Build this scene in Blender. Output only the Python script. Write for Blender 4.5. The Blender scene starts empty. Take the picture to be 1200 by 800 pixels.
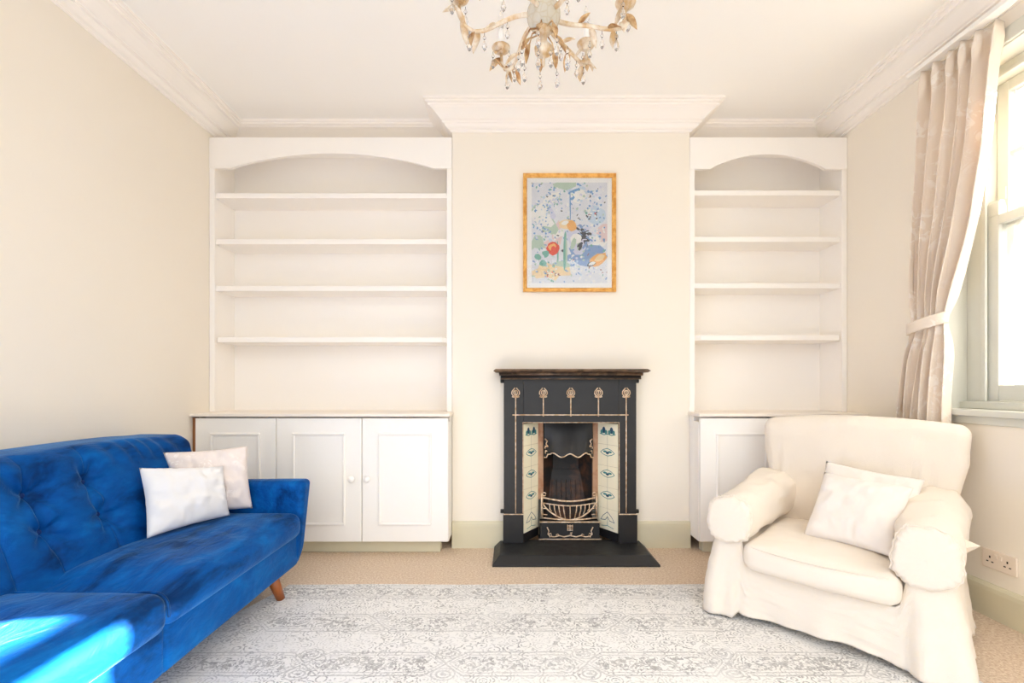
import bpy, math, random
from mathutils import Vector, Matrix, noise
random.seed(7)
scene = bpy.context.scene
COL = scene.collection
PI = math.pi

# ------------------------------------------------------------------ camera
F = 533.0; HC = 1.053; VX = 600.0; VY = 453.0      # focal in px, eye height, vanishing point
cam_d = bpy.data.cameras.new('camera'); cam = bpy.data.objects.new('camera', cam_d); COL.objects.link(cam)
cam.location = (0, 0, HC); cam.rotation_euler = (PI/2, 0, 0)
cam_d.sensor_width = 36; cam_d.lens = F*36/1200; cam_d.shift_y = (VY-400)/1200
cam_d.clip_start = 0.02
scene.camera = cam
def P(px, py, Y):
    s = F/Y
    return Vector(((px-VX)/s, Y, HC-(py-VY)/s))

# ------------------------------------------------------------------ room numbers
XL, XR, YB, D, H = -1.992, 2.205, 3.235, 2.986, 2.862
BL, BR = -0.392, 1.165          # chimney breast sides
UF = 2.995                      # bookcase front plane
CF = 2.82                       # cupboard front plane
YN = -0.55                       # room is built back to here

# ------------------------------------------------------------------ node helpers
class NT:
    def __init__(self, name):
        self.m = bpy.data.materials.new(name); self.m.use_nodes = True
        self.t = self.m.node_tree; self.t.nodes.clear()
        self.out = self.n('ShaderNodeOutputMaterial')
    def n(self, k, **kw):
        nd = self.t.nodes.new(k)
        for a, b in kw.items(): setattr(nd, a, b)
        return nd
    def l(self, a, b): self.t.links.new(a, b)
    def put(self, sock, v):
        if hasattr(v, 'is_linked') or isinstance(v, bpy.types.NodeSocket): self.l(v, sock)
        elif v is not None: sock.default_value = v
    def math(self, op, a, b=None, c=None, clamp=False):
        nd = self.n('ShaderNodeMath', operation=op, use_clamp=clamp)
        for i, v in enumerate((a, b, c)):
            if v is not None: self.put(nd.inputs[i], v)
        return nd.outputs[0]
    def coords(self, kind='Object'):
        return self.n('ShaderNodeTexCoord').outputs[kind]
    def mapping(self, vec, scale=(1,1,1), rot=(0,0,0)):
        m = self.n('ShaderNodeMapping'); self.l(vec, m.inputs[0])
        m.inputs['Scale'].default_value = scale; m.inputs['Rotation'].default_value = rot
        return m.outputs[0]
    def noise(self, vec, scale, detail=3, rough=.5, dist=0.):
        nd = self.n('ShaderNodeTexNoise'); self.l(vec, nd.inputs['Vector'])
        nd.inputs['Scale'].default_value = scale; nd.inputs['Detail'].default_value = detail
        nd.inputs['Roughness'].default_value = rough; nd.inputs['Distortion'].default_value = dist
        return nd.outputs['Fac']
    def voro(self, vec, scale, feature='F1'):
        nd = self.n('ShaderNodeTexVoronoi', feature=feature); self.l(vec, nd.inputs['Vector'])
        nd.inputs['Scale'].default_value = scale
        return nd.outputs['Distance']
    def ramp(self, fac, stops):
        nd = self.n('ShaderNodeValToRGB'); self.l(fac, nd.inputs[0])
        e = nd.color_ramp.elements
        while len(e) < len(stops): e.new(.5)
        for i, (p, c) in enumerate(stops):
            e[i].position = p
            e[i].color = (c if isinstance(c, tuple) else (c, c, c)) + (1,) if not (isinstance(c, tuple) and len(c) == 4) else c
        return nd.outputs[0]
    def mix(self, fac, a, b):
        nd = self.n('ShaderNodeMix', data_type='RGBA')
        self.put(nd.inputs[0], fac)
        for sock, v in ((nd.inputs[6], a), (nd.inputs[7], b)):
            if isinstance(v, tuple): sock.default_value = v + (1,) if len(v) == 3 else v
            else: self.l(v, sock)
        return nd.outputs[2]
    def bump(self, h, strength=.3, dist=.01):
        nd = self.n('ShaderNodeBump'); self.l(h, nd.inputs['Height'])
        nd.inputs['Strength'].default_value = strength; nd.inputs['Distance'].default_value = dist
        return nd.outputs[0]
    def bsdf(self, color=None, rough=.5, metal=0., normal=None, **kw):
        nd = self.n('ShaderNodeBsdfPrincipled')
        if color is not None:
            if isinstance(color, tuple): nd.inputs['Base Color'].default_value = color + (1,)
            else: self.l(color, nd.inputs['Base Color'])
        self.put(nd.inputs['Roughness'], rough); self.put(nd.inputs['Metallic'], metal)
        if normal is not None: self.l(normal, nd.inputs['Normal'])
        for k, v in kw.items():
            self.put(nd.inputs[k], v + (1,) if isinstance(v, tuple) and len(v) == 3 else v)
        return nd.outputs[0]
    def done(self, sh): self.l(sh, self.out.inputs[0]); return self.m

def lin(r, g, b):
    f = lambda c: (c/255/12.92) if c/255 <= .04045 else ((c/255+.055)/1.055)**2.4
    return (f(r), f(g), f(b))

def paint(name, rgb, rough=.6, var=.03, scale=2., bump=.05, bscale=60, spec=.3):
    t = NT(name); co = t.coords()
    a = tuple(max(0, c*(1-var)) for c in rgb); b = tuple(min(1, c*(1+var)) for c in rgb)
    c = t.mix(t.noise(co, scale, 4), a, b)
    nrm = t.bump(t.noise(co, bscale, 4), bump, .004)
    return t.done(t.bsdf(c, rough, 0, nrm, **{'Specular IOR Level': spec}))

M = {}
M['wall'] = paint('wall_paint', lin(241, 233, 219), .8, .025, 1.3, .05, 25, .15)
M['ceiling'] = paint('ceiling_paint', lin(252, 249, 243), .85, .012, 1, .04, 30, .1)
M['plaster'] = paint('cornice_paint', lin(250, 244, 236), .7, .012, 3, .04, 40, .2)
M['white'] = paint('white_gloss_paint', lin(247, 243, 237), .4, .01, 2, .05, 30, .4)
M['shelf_white'] = paint('shelf_paint', lin(250, 245, 238), .5, .012, 2, .05, 30, .3)
M['worktop'] = paint('worktop_paint', lin(243, 233, 220), .4, .03, 6, .06, 30, .4)
M['sage'] = paint('skirting_paint', lin(214, 207, 180), .5, .03, 4, .05, 30, .3)
M['frame_paint'] = paint('window_paint', lin(212, 211, 200), .4, .03, 5, .08, 40, .4)
M['gap_shade'] = paint('gap_shade_brown', lin(150, 98, 58), .7, .15, 9, .1, 60)  # brown that paints in the shade of the gap beside the cupboard
M['dark'] = paint('dark_gap', lin(60, 45, 36), .9, .1, 5)

def carpet():
    t = NT('beige_carpet'); co = t.coords()
    n1 = t.noise(co, 95, 4, .75); n2 = t.noise(co, 2.2, 3)
    n3 = t.noise(t.mapping(co, (90, 330, 1)), 1, 2)
    c = t.mix(t.ramp(n1, [(.35, 0.), (.68, 1.)]), lin(202, 174, 146), lin(252, 238, 218))
    c = t.mix(t.math('MULTIPLY', n2, .3), c, lin(205, 178, 152))
    h = t.math('ADD', n1, t.math('MULTIPLY', n3, .6))
    return t.done(t.bsdf(c, .95, 0, t.bump(h, .8, .006), **{'Specular IOR Level': .05}))
M['carpet'] = carpet()

def rugmat():
    t = NT('faded_persian_rug'); co = t.coords()
    sp = t.n('ShaderNodeSeparateXYZ'); t.l(co, sp.inputs[0]); x = sp.outputs[0]; y = sp.outputs[1]
    wob = t.noise(co, 9, 2)
    x = t.math('ADD', x, t.math('MULTIPLY', t.math('SUBTRACT', wob, .5), .02))
    y = t.math('ADD', y, t.math('MULTIPLY', t.math('SUBTRACT', t.noise(co, 11, 2), .5), .014))
    v = t.math('MULTIPLY', y, -1.)                     # distance from the far edge
    q = t.math('DIVIDE', t.math('ADD', v, -.237), .30)
    row = t.math('FLOOR', q)
    vv = t.math('MULTIPLY', t.math('SUBTRACT', t.math('FRACT', q), .5), .30)
    off = t.math('MULTIPLY', t.math('MODULO', t.math('ABSOLUTE', row), 2.), .19)
    xm = t.math('MULTIPLY', t.math('SUBTRACT', t.math('FRACT', t.math('DIVIDE', t.math('ADD', x, t.math('ADD', off, 5.3-.055)), .53)), .5), .53)
    ax = t.math('ABSOLUTE', xm); av = t.math('ABSOLUTE', vv)
    L = t.math('MINIMUM', .072, t.math('MULTIPLY', t.math('SUBTRACT', .268, ax), .95))
    d = t.math('SUBTRACT', av, L)
    def line(val, w): return t.math('SUBTRACT', 1., t.math('DIVIDE', t.math('ABSOLUTE', val), w), clamp=True)
    out1 = line(d, .006); out2 = line(t.math('ADD', d, .018), .005)
    inside = t.math('LESS_THAN', d, -.03)
    rx = t.math('SUBTRACT', ax, .262); ry = t.math('SUBTRACT', av, .062)
    rr = t.math('SQRT', t.math('ADD', t.math('MULTIPLY', rx, rx), t.math('MULTIPLY', t.math('MULTIPLY', ry, ry), 1.6)))
    ros = t.math('MULTIPLY', t.math('GREATER_THAN', t.math('SINE', t.math('MULTIPLY', rr, 330.)), .1), t.math('LESS_THAN', rr, .045))
    # scattered florals: contour rings of a cell pattern
    vo = t.voro(t.mapping(co, (1, 1.15, 1)), 21)
    fl = t.math('GREATER_THAN', t.math('SINE', t.math('MULTIPLY', vo, 26.)), .25)
    vo2 = t.noise(t.mapping(co, (1, 1.25, 1)), 66, 3, .6, .6)
    sc = t.ramp(vo2, [(.44, 0.), (.5, 1.)])
    fmask = t.ramp(t.noise(co, 8, 2), [(.42, 0.), (.55, 1.)])
    flor = t.math('MULTIPLY', t.math('MULTIPLY', fl, sc), t.math('ADD', .45, t.math('MULTIPLY', fmask, .55)))
    ins = t.math('MULTIPLY', inside, t.ramp(t.noise(co, 48, 2, .5, 1.), [(.5, 0.), (.54, 1.)]))
    edge = t.math('ADD', line(t.math('SUBTRACT', v, .05), .004), line(t.math('SUBTRACT', v, .13), .004), clamp=True)
    pat = t.math('MAXIMUM', t.math('MAXIMUM', t.math('MULTIPLY', out1, .8), t.math('MULTIPLY', out2, .6)), t.math('MULTIPLY', ros, .55))
    pat = t.math('MAXIMUM', pat, t.math('MAXIMUM', t.math('MULTIPLY', flor, .9), t.math('MULTIPLY', ins, .85)))
    pat = t.math('MAXIMUM', pat, t.math('MULTIPLY', edge, .5))
    worn = t.ramp(t.noise(co, 3.2, 5, .65), [(.3, .5), (.55, 1.)])
    fine = t.ramp(t.noise(co, 120, 3, .7), [(.35, .45), (.6, 1.)])
    pat = t.math('MULTIPLY', t.math('MULTIPLY', pat, worn), fine)
    base = t.mix(t.noise(co, 90, 3), lin(233, 231, 227), lin(245, 243, 240))
    c = t.mix(t.math('MULTIPLY', pat, .95), base, lin(130, 128, 127))
    return t.done(t.bsdf(c, .95, 0, t.bump(t.noise(co, 260, 2), .5, .003), **{'Specular IOR Level': .05}))
M['rug'] = rugmat()

def velvet():
    t = NT('blue_velvet'); co = t.coords()
    n = t.noise(t.mapping(co, (5., 1.5, 3.), (.35, .1, .55)), 2.0, 5, .6, .5)
    n2 = t.noise(t.mapping(co, (1, .5, 1)), 34, 3, .6, .3)
    f = t.math('ADD', n, t.math('MULTIPLY', t.math('SUBTRACT', n2, .5), .16))
    c = t.ramp(f, [(.34, lin(0, 44, 94)), (.46, lin(1, 68, 136)), (.56, lin(2, 80, 152)), (.70, lin(8, 102, 178))])
    nb = t.bump(t.math('ADD', t.noise(t.mapping(co, (1.3, .7, 1.3)), 12, 4, .55, .8), t.math('MULTIPLY', t.noise(co, 500, 2), .06)), .38, .02)
    return t.done(t.bsdf(c, .6, 0, nb, **{'Specular IOR Level': .08, 'Sheen Weight': .34, 'Sheen Roughness': .28, 'Sheen Tint': lin(165, 215, 255)}))
M['velvet'] = velvet()
M['velvet_button'] = paint('blue_velvet_button', lin(5, 44, 104), .7, .1, 8)

def cloth(name, rgb, var=.03, weave=.12, wr=.5, wscale=7, transl=0.):
    t = NT(name); co = t.coords()
    a = tuple(c*(1-var) for c in rgb); b = tuple(min(1, c*(1+var)) for c in rgb)
    c = t.mix(t.noise(co, 5, 4), a, b)
    h = t.math('ADD', t.math('MULTIPLY', t.noise(t.mapping(co, (1, 1, .45)), wscale, 4, .55, .5), wr), t.math('MULTIPLY', t.noise(co, 420, 2), weave))
    return t.done(t.bsdf(c, .9, 0, t.bump(h, .6, .025), **{'Specular IOR Level': .1, 'Sheen Weight': .15, 'Sheen Roughness': .5}))
M['slip'] = cloth('cream_slipcover', lin(238, 227, 212), .02)
M['white_cushion'] = cloth('white_cotton', lin(236, 234, 233), .015)
M['cream_cushion'] = cloth('off_white_cotton', lin(238, 230, 221), .01)

def damask(name, base, pat, transl, scale):
    t = NT(name); co = t.coords()
    n = t.noise(co, scale, 3, .55, 1.4)
    m = t.ramp(n, [(.53, 0.), (.57, 1.)])
    big = t.ramp(t.noise(co, scale*.3, 2), [(.45, 0.), (.56, 1.)])
    c = t.mix(t.math('MULTIPLY', m, big), base, pat)
    nb = t.bump(t.noise(co, 350, 2), .2, .003)
    s1 = t.bsdf(c, .75, 0, nb, **{'Specular IOR Level': .2, 'Sheen Weight': .2})
    if transl:
        tr = t.n('ShaderNodeBsdfTranslucent'); t.l(c, tr.inputs[0])
        mx = t.n('ShaderNodeMixShader'); mx.inputs[0].default_value = transl
        t.l(s1, mx.inputs[1]); t.l(tr.outputs[0], mx.inputs[2]); s1 = mx.outputs[0]
    return t.done(s1)
M['curtain'] = damask('damask_curtain', lin(238, 224, 207), lin(247, 238, 226), .06, 16)
M['damask_cushion'] = damask('damask_velvet', lin(229, 217, 210), lin(240, 231, 225), 0, 30)

def iron(name, rgb, rough=.42, rust=0.):
    t = NT(name); co = t.coords()
    c = t.mix(t.noise(co, 14, 4), tuple(x*.8 for x in rgb), tuple(x*1.25 for x in rgb))
    if rust:
        c = t.mix(t.math('MULTIPLY', t.ramp(t.noise(co, 9, 4, .6), [(.45, 0.), (.65, 1.)]), rust), c, lin(140, 84, 48))
    return t.done(t.bsdf(c, t.math('ADD', rough-.1, t.math('MULTIPLY', t.noise(co, 22, 4), .25)), .0, t.bump(t.noise(co, 90, 3), .18, .003), **{'Specular IOR Level': .5}))
M['iron'] = iron('blackleaded_iron', lin(29, 28, 29))
M['soot'] = iron('sooty_iron', lin(28, 26, 26), .6, .35)
M['slate'] = iron('black_slate', lin(30, 30, 32), .45)
M['rusty'] = iron('rusted_copper_strip', lin(176, 138, 108), .5, .8)
def metal(name, a, b, rough=.35, met=.85, sc=40):
    t = NT(name); co = t.coords()
    c = t.mix(t.ramp(t.noise(co, sc, 4, .6), [(.38, 0.), (.62, 1.)]), a, b)
    return t.done(t.bsdf(c, rough, met, t.bump(t.noise(co, 120, 2), .15, .002)))
M['gilt'] = metal('worn_gilt', lin(244, 222, 196), lin(196, 160, 124), .4, .3)
M['brass_edge'] = metal('mantel_edge_gilt', lin(124, 98, 76), lin(70, 56, 46), .35, .4, 20)
M['gold_frame'] = metal('gilded_wood', lin(240, 192, 112), lin(214, 152, 70), .4, .35, 30)
M['chandelier'] = metal('distressed_gilt_cream', lin(236, 226, 208), lin(204, 170, 124), .5, .15, 28)
M['chandelier_gold'] = metal('distressed_gold', lin(220, 190, 146), lin(160, 114, 66), .45, .35, 30)
M['hook'] = metal('dark_wire', lin(90, 72, 58), lin(60, 48, 40), .4, .8)
M['oak'] = None
def wood():
    t = NT('varnished_oak'); co = t.coords()
    n = t.noise(t.mapping(co, (60, 60, 6)), 1, 4, .6)
    c = t.mix(n, lin(128, 66, 26), lin(176, 100, 46))
    return t.done(t.bsdf(c, .35, 0, t.bump(n, .1, .002)))
M['oak'] = wood()
def flat(name, rgb, rough=.5, var=.06, spec=.3):
    return paint(name, rgb, rough, var, 14, .03, 80, spec)
M['tile'] = flat('glazed_cream_tile', lin(252, 244, 216), .12, .03, .6)
M['tile_green'] = flat('tile_motif_teal', lin(84, 142, 140), .15)
M['tile_navy'] = flat('tile_motif_navy', lin(54, 84, 108), .15)
M['tile_stem'] = flat('tile_motif_grey', lin(186, 184, 166), .15)
M['tile_grout'] = flat('tile_joint', lin(206, 194, 164), .6)
M['plastic'] = flat('white_plastic', lin(236, 222, 206), .3, .01)
M['hole'] = flat('socket_hole', lin(48, 36, 28), .8)
M['mount'] = flat('picture_mount', lin(254, 252, 249), .7, .01)
def glass(name, tint=(1, 1, 1), gl=.06):
    t = NT(name)
    tr = t.n('ShaderNodeBsdfTransparent'); tr.inputs[0].default_value = tint + (1,)
    go = t.n('ShaderNodeBsdfGlossy'); go.inputs['Roughness'].default_value = .02
    fr = t.n('ShaderNodeFresnel'); fr.inputs[0].default_value = 1.45
    mx = t.n('ShaderNodeMixShader')
    t.l(t.math('ADD', t.math('MULTIPLY', fr.outputs[0], .8), gl*.2, clamp=True), mx.inputs[0])
    t.l(tr.outputs[0], mx.inputs[1]); t.l(go.outputs[0], mx.inputs[2])
    return t.done(mx.outputs[0])
M['pane'] = glass('window_glass')
M['picture_glass'] = glass('picture_glass', (1, 1, 1), .02)
def crystal():
    t = NT('cut_crystal')
    return t.done(t.bsdf((1, .985, .97), .03, 0, None, **{'Transmission Weight': .9, 'IOR': 1.5, 'Specular IOR Level': .6}))
M['crystal'] = crystal()
def globe():
    t = NT('crackled_glass_globe'); co = t.coords()
    v = t.voro(co, 45, 'DISTANCE_TO_EDGE')
    c = t.mix(t.ramp(v, [(0., 0.), (.12, 1.)]), lin(220, 208, 184), lin(228, 222, 206))
    return t.done(t.bsdf(c, .15, 0, t.bump(v, .3, .004), **{'Transmission Weight': .35, 'IOR': 1.4}))
M['globe'] = globe()

# ------------------------------------------------------------------ mesh helpers
WM = {}                                   # world matrix of each created object
class MB:
    def __init__(self): self.v = []; self.f = []; self.mi = []; self.cur = 0
    def mat(self, i): self.cur = i; return self
    def add(self, vs, fs):
        o = len(self.v); self.v += [Vector(p) for p in vs]
        for f in fs: self.f.append(tuple(i+o for i in f)); self.mi.append(self.cur)
        return self
    def box(self, x0, x1, y0, y1, z0, z1):
        if x0 > x1: x0, x1 = x1, x0
        if y0 > y1: y0, y1 = y1, y0
        if z0 > z1: z0, z1 = z1, z0
        return self.add([(x0,y0,z0),(x1,y0,z0),(x1,y1,z0),(x0,y1,z0),(x0,y0,z1),(x1,y0,z1),(x1,y1,z1),(x0,y1,z1)],
            [(0,3,2,1),(4,5,6,7),(0,1,5,4),(1,2,6,5),(2,3,7,6),(3,0,4,7)])
    def grid(self, nu, nv, fn, cu=False, cv=False, flip=False):
        vs = []
        for i in range(nu):
            for j in range(nv):
                vs.append(fn(i/(nu if cu else nu-1), j/(nv if cv else nv-1)))
        fs = []
        for i in range(nu if cu else nu-1):
            for j in range(nv if cv else nv-1):
                a = i*nv+j; b = ((i+1) % nu)*nv+j; c = ((i+1) % nu)*nv+(j+1) % nv; d = i*nv+(j+1) % nv
                fs.append((a, d, c, b) if flip else (a, b, c, d))
        return self.add(vs, fs)
    def prism(self, poly, fn, t0, t1):
        """poly: list of 2D points; fn(a,b,t) -> world"""
        n = len(poly)
        vs = [fn(a, b, t0) for a, b in poly]+[fn(a, b, t1) for a, b in poly]
        fs = [tuple(range(n-1, -1, -1)), tuple(range(n, 2*n))]
        fs += [(i, (i+1) % n, n+(i+1) % n, n+i) for i in range(n)]
        return self.add(vs, fs)
    def tube(self, pts, r, n=8, cap=True, flat=1.):
        pts = [Vector(p) for p in pts]; m = len(pts)
        rs = r if isinstance(r, (list, tuple)) else [r]*m
        up = None; rings = []
        for i, p in enumerate(pts):
            tg = (pts[min(i+1, m-1)]-pts[max(i-1, 0)]).normalized()
            if up is None:
                up = Vector((0,0,1)) if abs(tg.z) < .9 else Vector((1,0,0))
            side = tg.cross(up)
            if side.length < 1e-6: side = tg.cross(Vector((0,1,0)))
            side.normalize(); up = side.cross(tg).normalized()
            rings.append([p+side*rs[i]*math.cos(2*PI*k/n)+up*rs[i]*flat*math.sin(2*PI*k/n) for k in range(n)])
        vs = [q for rg in rings for q in rg]; fs = []
        for i in range(m-1):
            for k in range(n):
                fs.append((i*n+k, i*n+(k+1) % n, (i+1)*n+(k+1) % n, (i+1)*n+k))
        if cap: fs.append(tuple(range(n-1, -1, -1))); fs.append(tuple((m-1)*n+k for k in range(n)))
        return self.add(vs, fs)
    def lathe(self, prof, c, n=24, axis='z'):
        c = Vector(c); vs = []; m = len(prof)
        for r, h in prof:
            for k in range(n):
                a = 2*PI*k/n
                if axis == 'z': vs.append(c+Vector((r*math.cos(a), r*math.sin(a), h)))
                elif axis == 'y': vs.append(c+Vector((r*math.cos(a), h, -r*math.sin(a))))
                else: vs.append(c+Vector((h, r*math.cos(a), r*math.sin(a))))
        fs = []
        for i in range(m-1):
            for k in range(n):
                fs.append((i*n+k, i*n+(k+1) % n, (i+1)*n+(k+1) % n, (i+1)*n+k))
        fs.append(tuple(range(n-1, -1, -1))); fs.append(tuple((m-1)*n+k for k in range(n)))
        return self.add(vs, fs)
    def ball(self, c, r, n=10, sq=(1,1,1)):
        c = Vector(c); m = n
        return self.lathe_s(c, r, n, m, sq)
    def lathe_s(self, c, r, n, m, sq):
        vs = []
        for i in range(m+1):
            t = PI*i/m-PI/2
            for k in range(n):
                a = 2*PI*k/n
                vs.append(c+Vector((r*max(.001, math.cos(t))*math.cos(a)*sq[0], r*max(.001, math.cos(t))*math.sin(a)*sq[1], r*math.sin(t)*sq[2])))
        fs = []
        for i in range(m):
            for k in range(n): fs.append((i*n+k, i*n+(k+1) % n, (i+1)*n+(k+1) % n, (i+1)*n+k))
        fs.append(tuple(range(n-1, -1, -1))); fs.append(tuple(m*n+k for k in range(n)))
        return self.add(vs, fs)
    def rbox(self, half, r, n, fn):
        """soft box surface: half sizes, corner radius, n=(nx,ny,nz) cells, fn(point, unit) -> world"""
        idx = {}; vs = []; fs = []
        def par(i, m, h):
            # denser near the rounded edges
            k = max(2, min(5, m//4)); inner = m-2*k
            if inner < 1: return -h+2*h*i/m
            if i <= k: return -h+r*(1-math.cos(i/k*PI/2)) if False else -h+r*i/k
            if i >= m-k: return h-r*(m-i)/k
            return -(h-r)+2*(h-r)*(i-k)/inner
        def vert(i, j, k):
            key = (i, j, k)
            if key in idx: return idx[key]
            p = Vector((par(i, n[0], half[0]), par(j, n[1], half[1]), par(k, n[2], half[2])))
            q = Vector([max(-(half[a]-r), min(half[a]-r, p[a])) for a in range(3)])
            w = p-q
            if w.length > 1e-9: p2 = q+w.normalized()*r
            else: p2 = p
            u = Vector((p2.x/half[0], p2.y/half[1], p2.z/half[2]))
            idx[key] = len(vs); vs.append(Vector(fn(p2, u))); return idx[key]
        nx, ny, nz = n
        for i in range(nx):
            for j in range(ny):
                fs.append((vert(i,j,0), vert(i,j+1,0), vert(i+1,j+1,0), vert(i+1,j,0)))
                fs.append((vert(i,j,nz), vert(i+1,j,nz), vert(i+1,j+1,nz), vert(i,j+1,nz)))
        for i in range(nx):
            for k in range(nz):
                fs.append((vert(i,0,k), vert(i+1,0,k), vert(i+1,0,k+1), vert(i,0,k+1)))
                fs.append((vert(i,ny,k), vert(i,ny,k+1), vert(i+1,ny,k+1), vert(i+1,ny,k)))
        for j in range(ny):
            for k in range(nz):
                fs.append((vert(0,j,k), vert(0,j,k+1), vert(0,j+1,k+1), vert(0,j+1,k)))
                fs.append((vert(nx,j,k), vert(nx,j+1,k), vert(nx,j+1,k+1), vert(nx,j,k+1)))
        return self.add(vs, fs)
    def build(self, name, mats, parent=None, smooth=False, bevel=0, local=False, subsurf=0, loc=None, solid=0):
        me = bpy.data.meshes.new(name)
        W = WM[parent.name] if parent is not None else (Matrix.Translation(loc) if loc is not None else Matrix.Identity(4))
        inv = W.inverted()
        vs = self.v if local else [inv @ p for p in self.v]
        me.from_pydata([tuple(p) for p in vs], [], self.f)
        if not isinstance(mats, (list, tuple)): mats = [mats]
        for m in mats: me.materials.append(m)
        me.polygons.foreach_set('material_index', self.mi)
        if smooth: me.polygons.foreach_set('use_smooth', [True]*len(me.polygons))
        me.validate(); me.update()
        o = bpy.data.objects.new(name, me); COL.objects.link(o)
        if parent is not None: o.parent = parent
        elif loc is not None: o.location = loc
        WM[o.name] = W
        if solid:
            s = o.modifiers.new('solidify', 'SOLIDIFY'); s.thickness = solid; s.offset = 0
        if bevel:
            b = o.modifiers.new('bevel', 'BEVEL'); b.width = bevel; b.segments = 2; b.limit_method = 'ANGLE'; b.angle_limit = .6
        if subsurf:
            s = o.modifiers.new('subsurf', 'SUBSURF'); s.levels = subsurf; s.render_levels = subsurf
        return o

def tag(o, label, cat, group=None):
    o['label'] = label; o['category'] = cat
    if group: o['group'] = group
    return o
def thing(name, loc, label, cat, rz=0, group=None):
    o = bpy.data.objects.new(name, None); COL.objects.link(o)
    o.location = loc; o.rotation_euler = (0, 0, rz); o.empty_display_size = .1
    WM[o.name] = Matrix.Translation(loc) @ Matrix.Rotation(rz, 4, 'Z')
    return tag(o, label, cat, group)
def struct(mb, name, mats, parent=None, **kw):
    o = mb.build(name, mats, parent, **kw)
    if parent is None: o['kind'] = 'structure'
    return o
def nz(p, s=1., seed=0.):
    return noise.noise(Vector((p[0]*s+seed, p[1]*s+seed*1.7, p[2]*s-seed)))

# ================================================================== SETTING
struct(MB().box(XL-.3, XR+.5, YN, YB+.3, -.12, 0), 'floor', M['carpet'])
struct(MB().box(XL-.3, XR+.5, YN, YB+.3, H, H+.15), 'ceiling', M['ceiling'])
struct(MB().box(XL-.2, XL, YN, YB+.2, 0, H), 'wall_left', M['wall'])
struct(MB().box(XL-.2, XR+.2, YB, YB+.2, 0, H), 'wall_back', M['wall'])
# chimney breast with fire opening
HX0, HX1, HZ = .06, .70, .86
mb = MB()
mb.box(BL, HX0, D, YB, 0, H).box(HX1, BR, D, YB, 0, H).box(HX0, HX1, D, YB, HZ, H)
struct(mb, 'wall_chimney', M['wall'])
# right wall with sash window opening
WY0, WY1, WZ0, WZ1, WX = 1.15, 2.334, .93, 2.587, 2.50
mb = MB()
mb.box(XR, WX, WY1, YB+.2, 0, H).box(XR, WX, YN, WY0, 0, H).box(XR, WX, WY0, WY1, 0, WZ0).box(XR, WX, WY0, WY1, WZ1, H)
struct(mb, 'wall_right', M['wall'])

# cornice: swept profile
prof = [(0,.0),(.162,0),(.162,.013),(.150,.016),(.150,.026),(.136,.030),(.136,.040),(.122,.044),(.105,.056),(.085,.074),(.068,.090),
        (.058,.094),(.058,.103),(.046,.106),(.040,.118),(.030,.127),(.012,.132),(.010,.140),(0,.142)]
path = [(XL,YN),(XL,YB),(BL,YB),(BL,D),(BR,D),(BR,YB),(XR,YB),(XR,YN)]
def sweep(mb, path, prof, ztop):
    n = len(path); rings = []
    for i, p in enumerate(path):
        p = Vector(p)
        d0 = (Vector(path[i])-Vector(path[i-1])).normalized() if i > 0 else None
        d1 = (Vector(path[i+1])-Vector(path[i])).normalized() if i < n-1 else None
        r0 = Vector((d0.y, -d0.x)) if d0 else None; r1 = Vector((d1.y, -d1.x)) if d1 else None
        if r0 is None: m = r1
        elif r1 is None: m = r0
        else: m = (r0+r1)/(1+r0.dot(r1))
        rings.append([(p.x+m.x*o, p.y+m.y*o, ztop-dn) for o, dn in prof])
    k = len(prof); vs = [q for r in rings for q in r]; fs = []
    for i in range(n-1):
        for j in range(k-1):
            fs.append((i*k+j, i*k+j+1, (i+1)*k+j+1, (i+1)*k+j))
    fs.append(tuple(range(k))); fs.append(tuple((n-1)*k+j for j in range(k-1, -1, -1)))
    mb.add(vs, fs)
mb = MB(); sweep(mb, path, prof, H); struct(mb, 'trim_1', M['plaster'])
# skirting boards
def skirt(name, path, h, th=.02):
    pr = [(0,h),(th*.5,h),(th*.9,h-.012),(th,h-.03),(th,0),(0,0)]
    mb = MB(); sweep(mb, path, [(o, h-dz) for o, dz in pr], h); return struct(mb, name, M['sage'])
X0_FP, X1_FP = -.055, .803
skirt('baseboard_left', [(XL,YN),(XL,CF+.06)], .165)
skirt('baseboard_back', [(BL,D),(X0_FP,D)], .172)
skirt('baseboard_front', [(X1_FP,D),(BR,D)], .172)
skirt('baseboard_right', [(XR,CF+.05),(XR,YN)], .15, .028)

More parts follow.
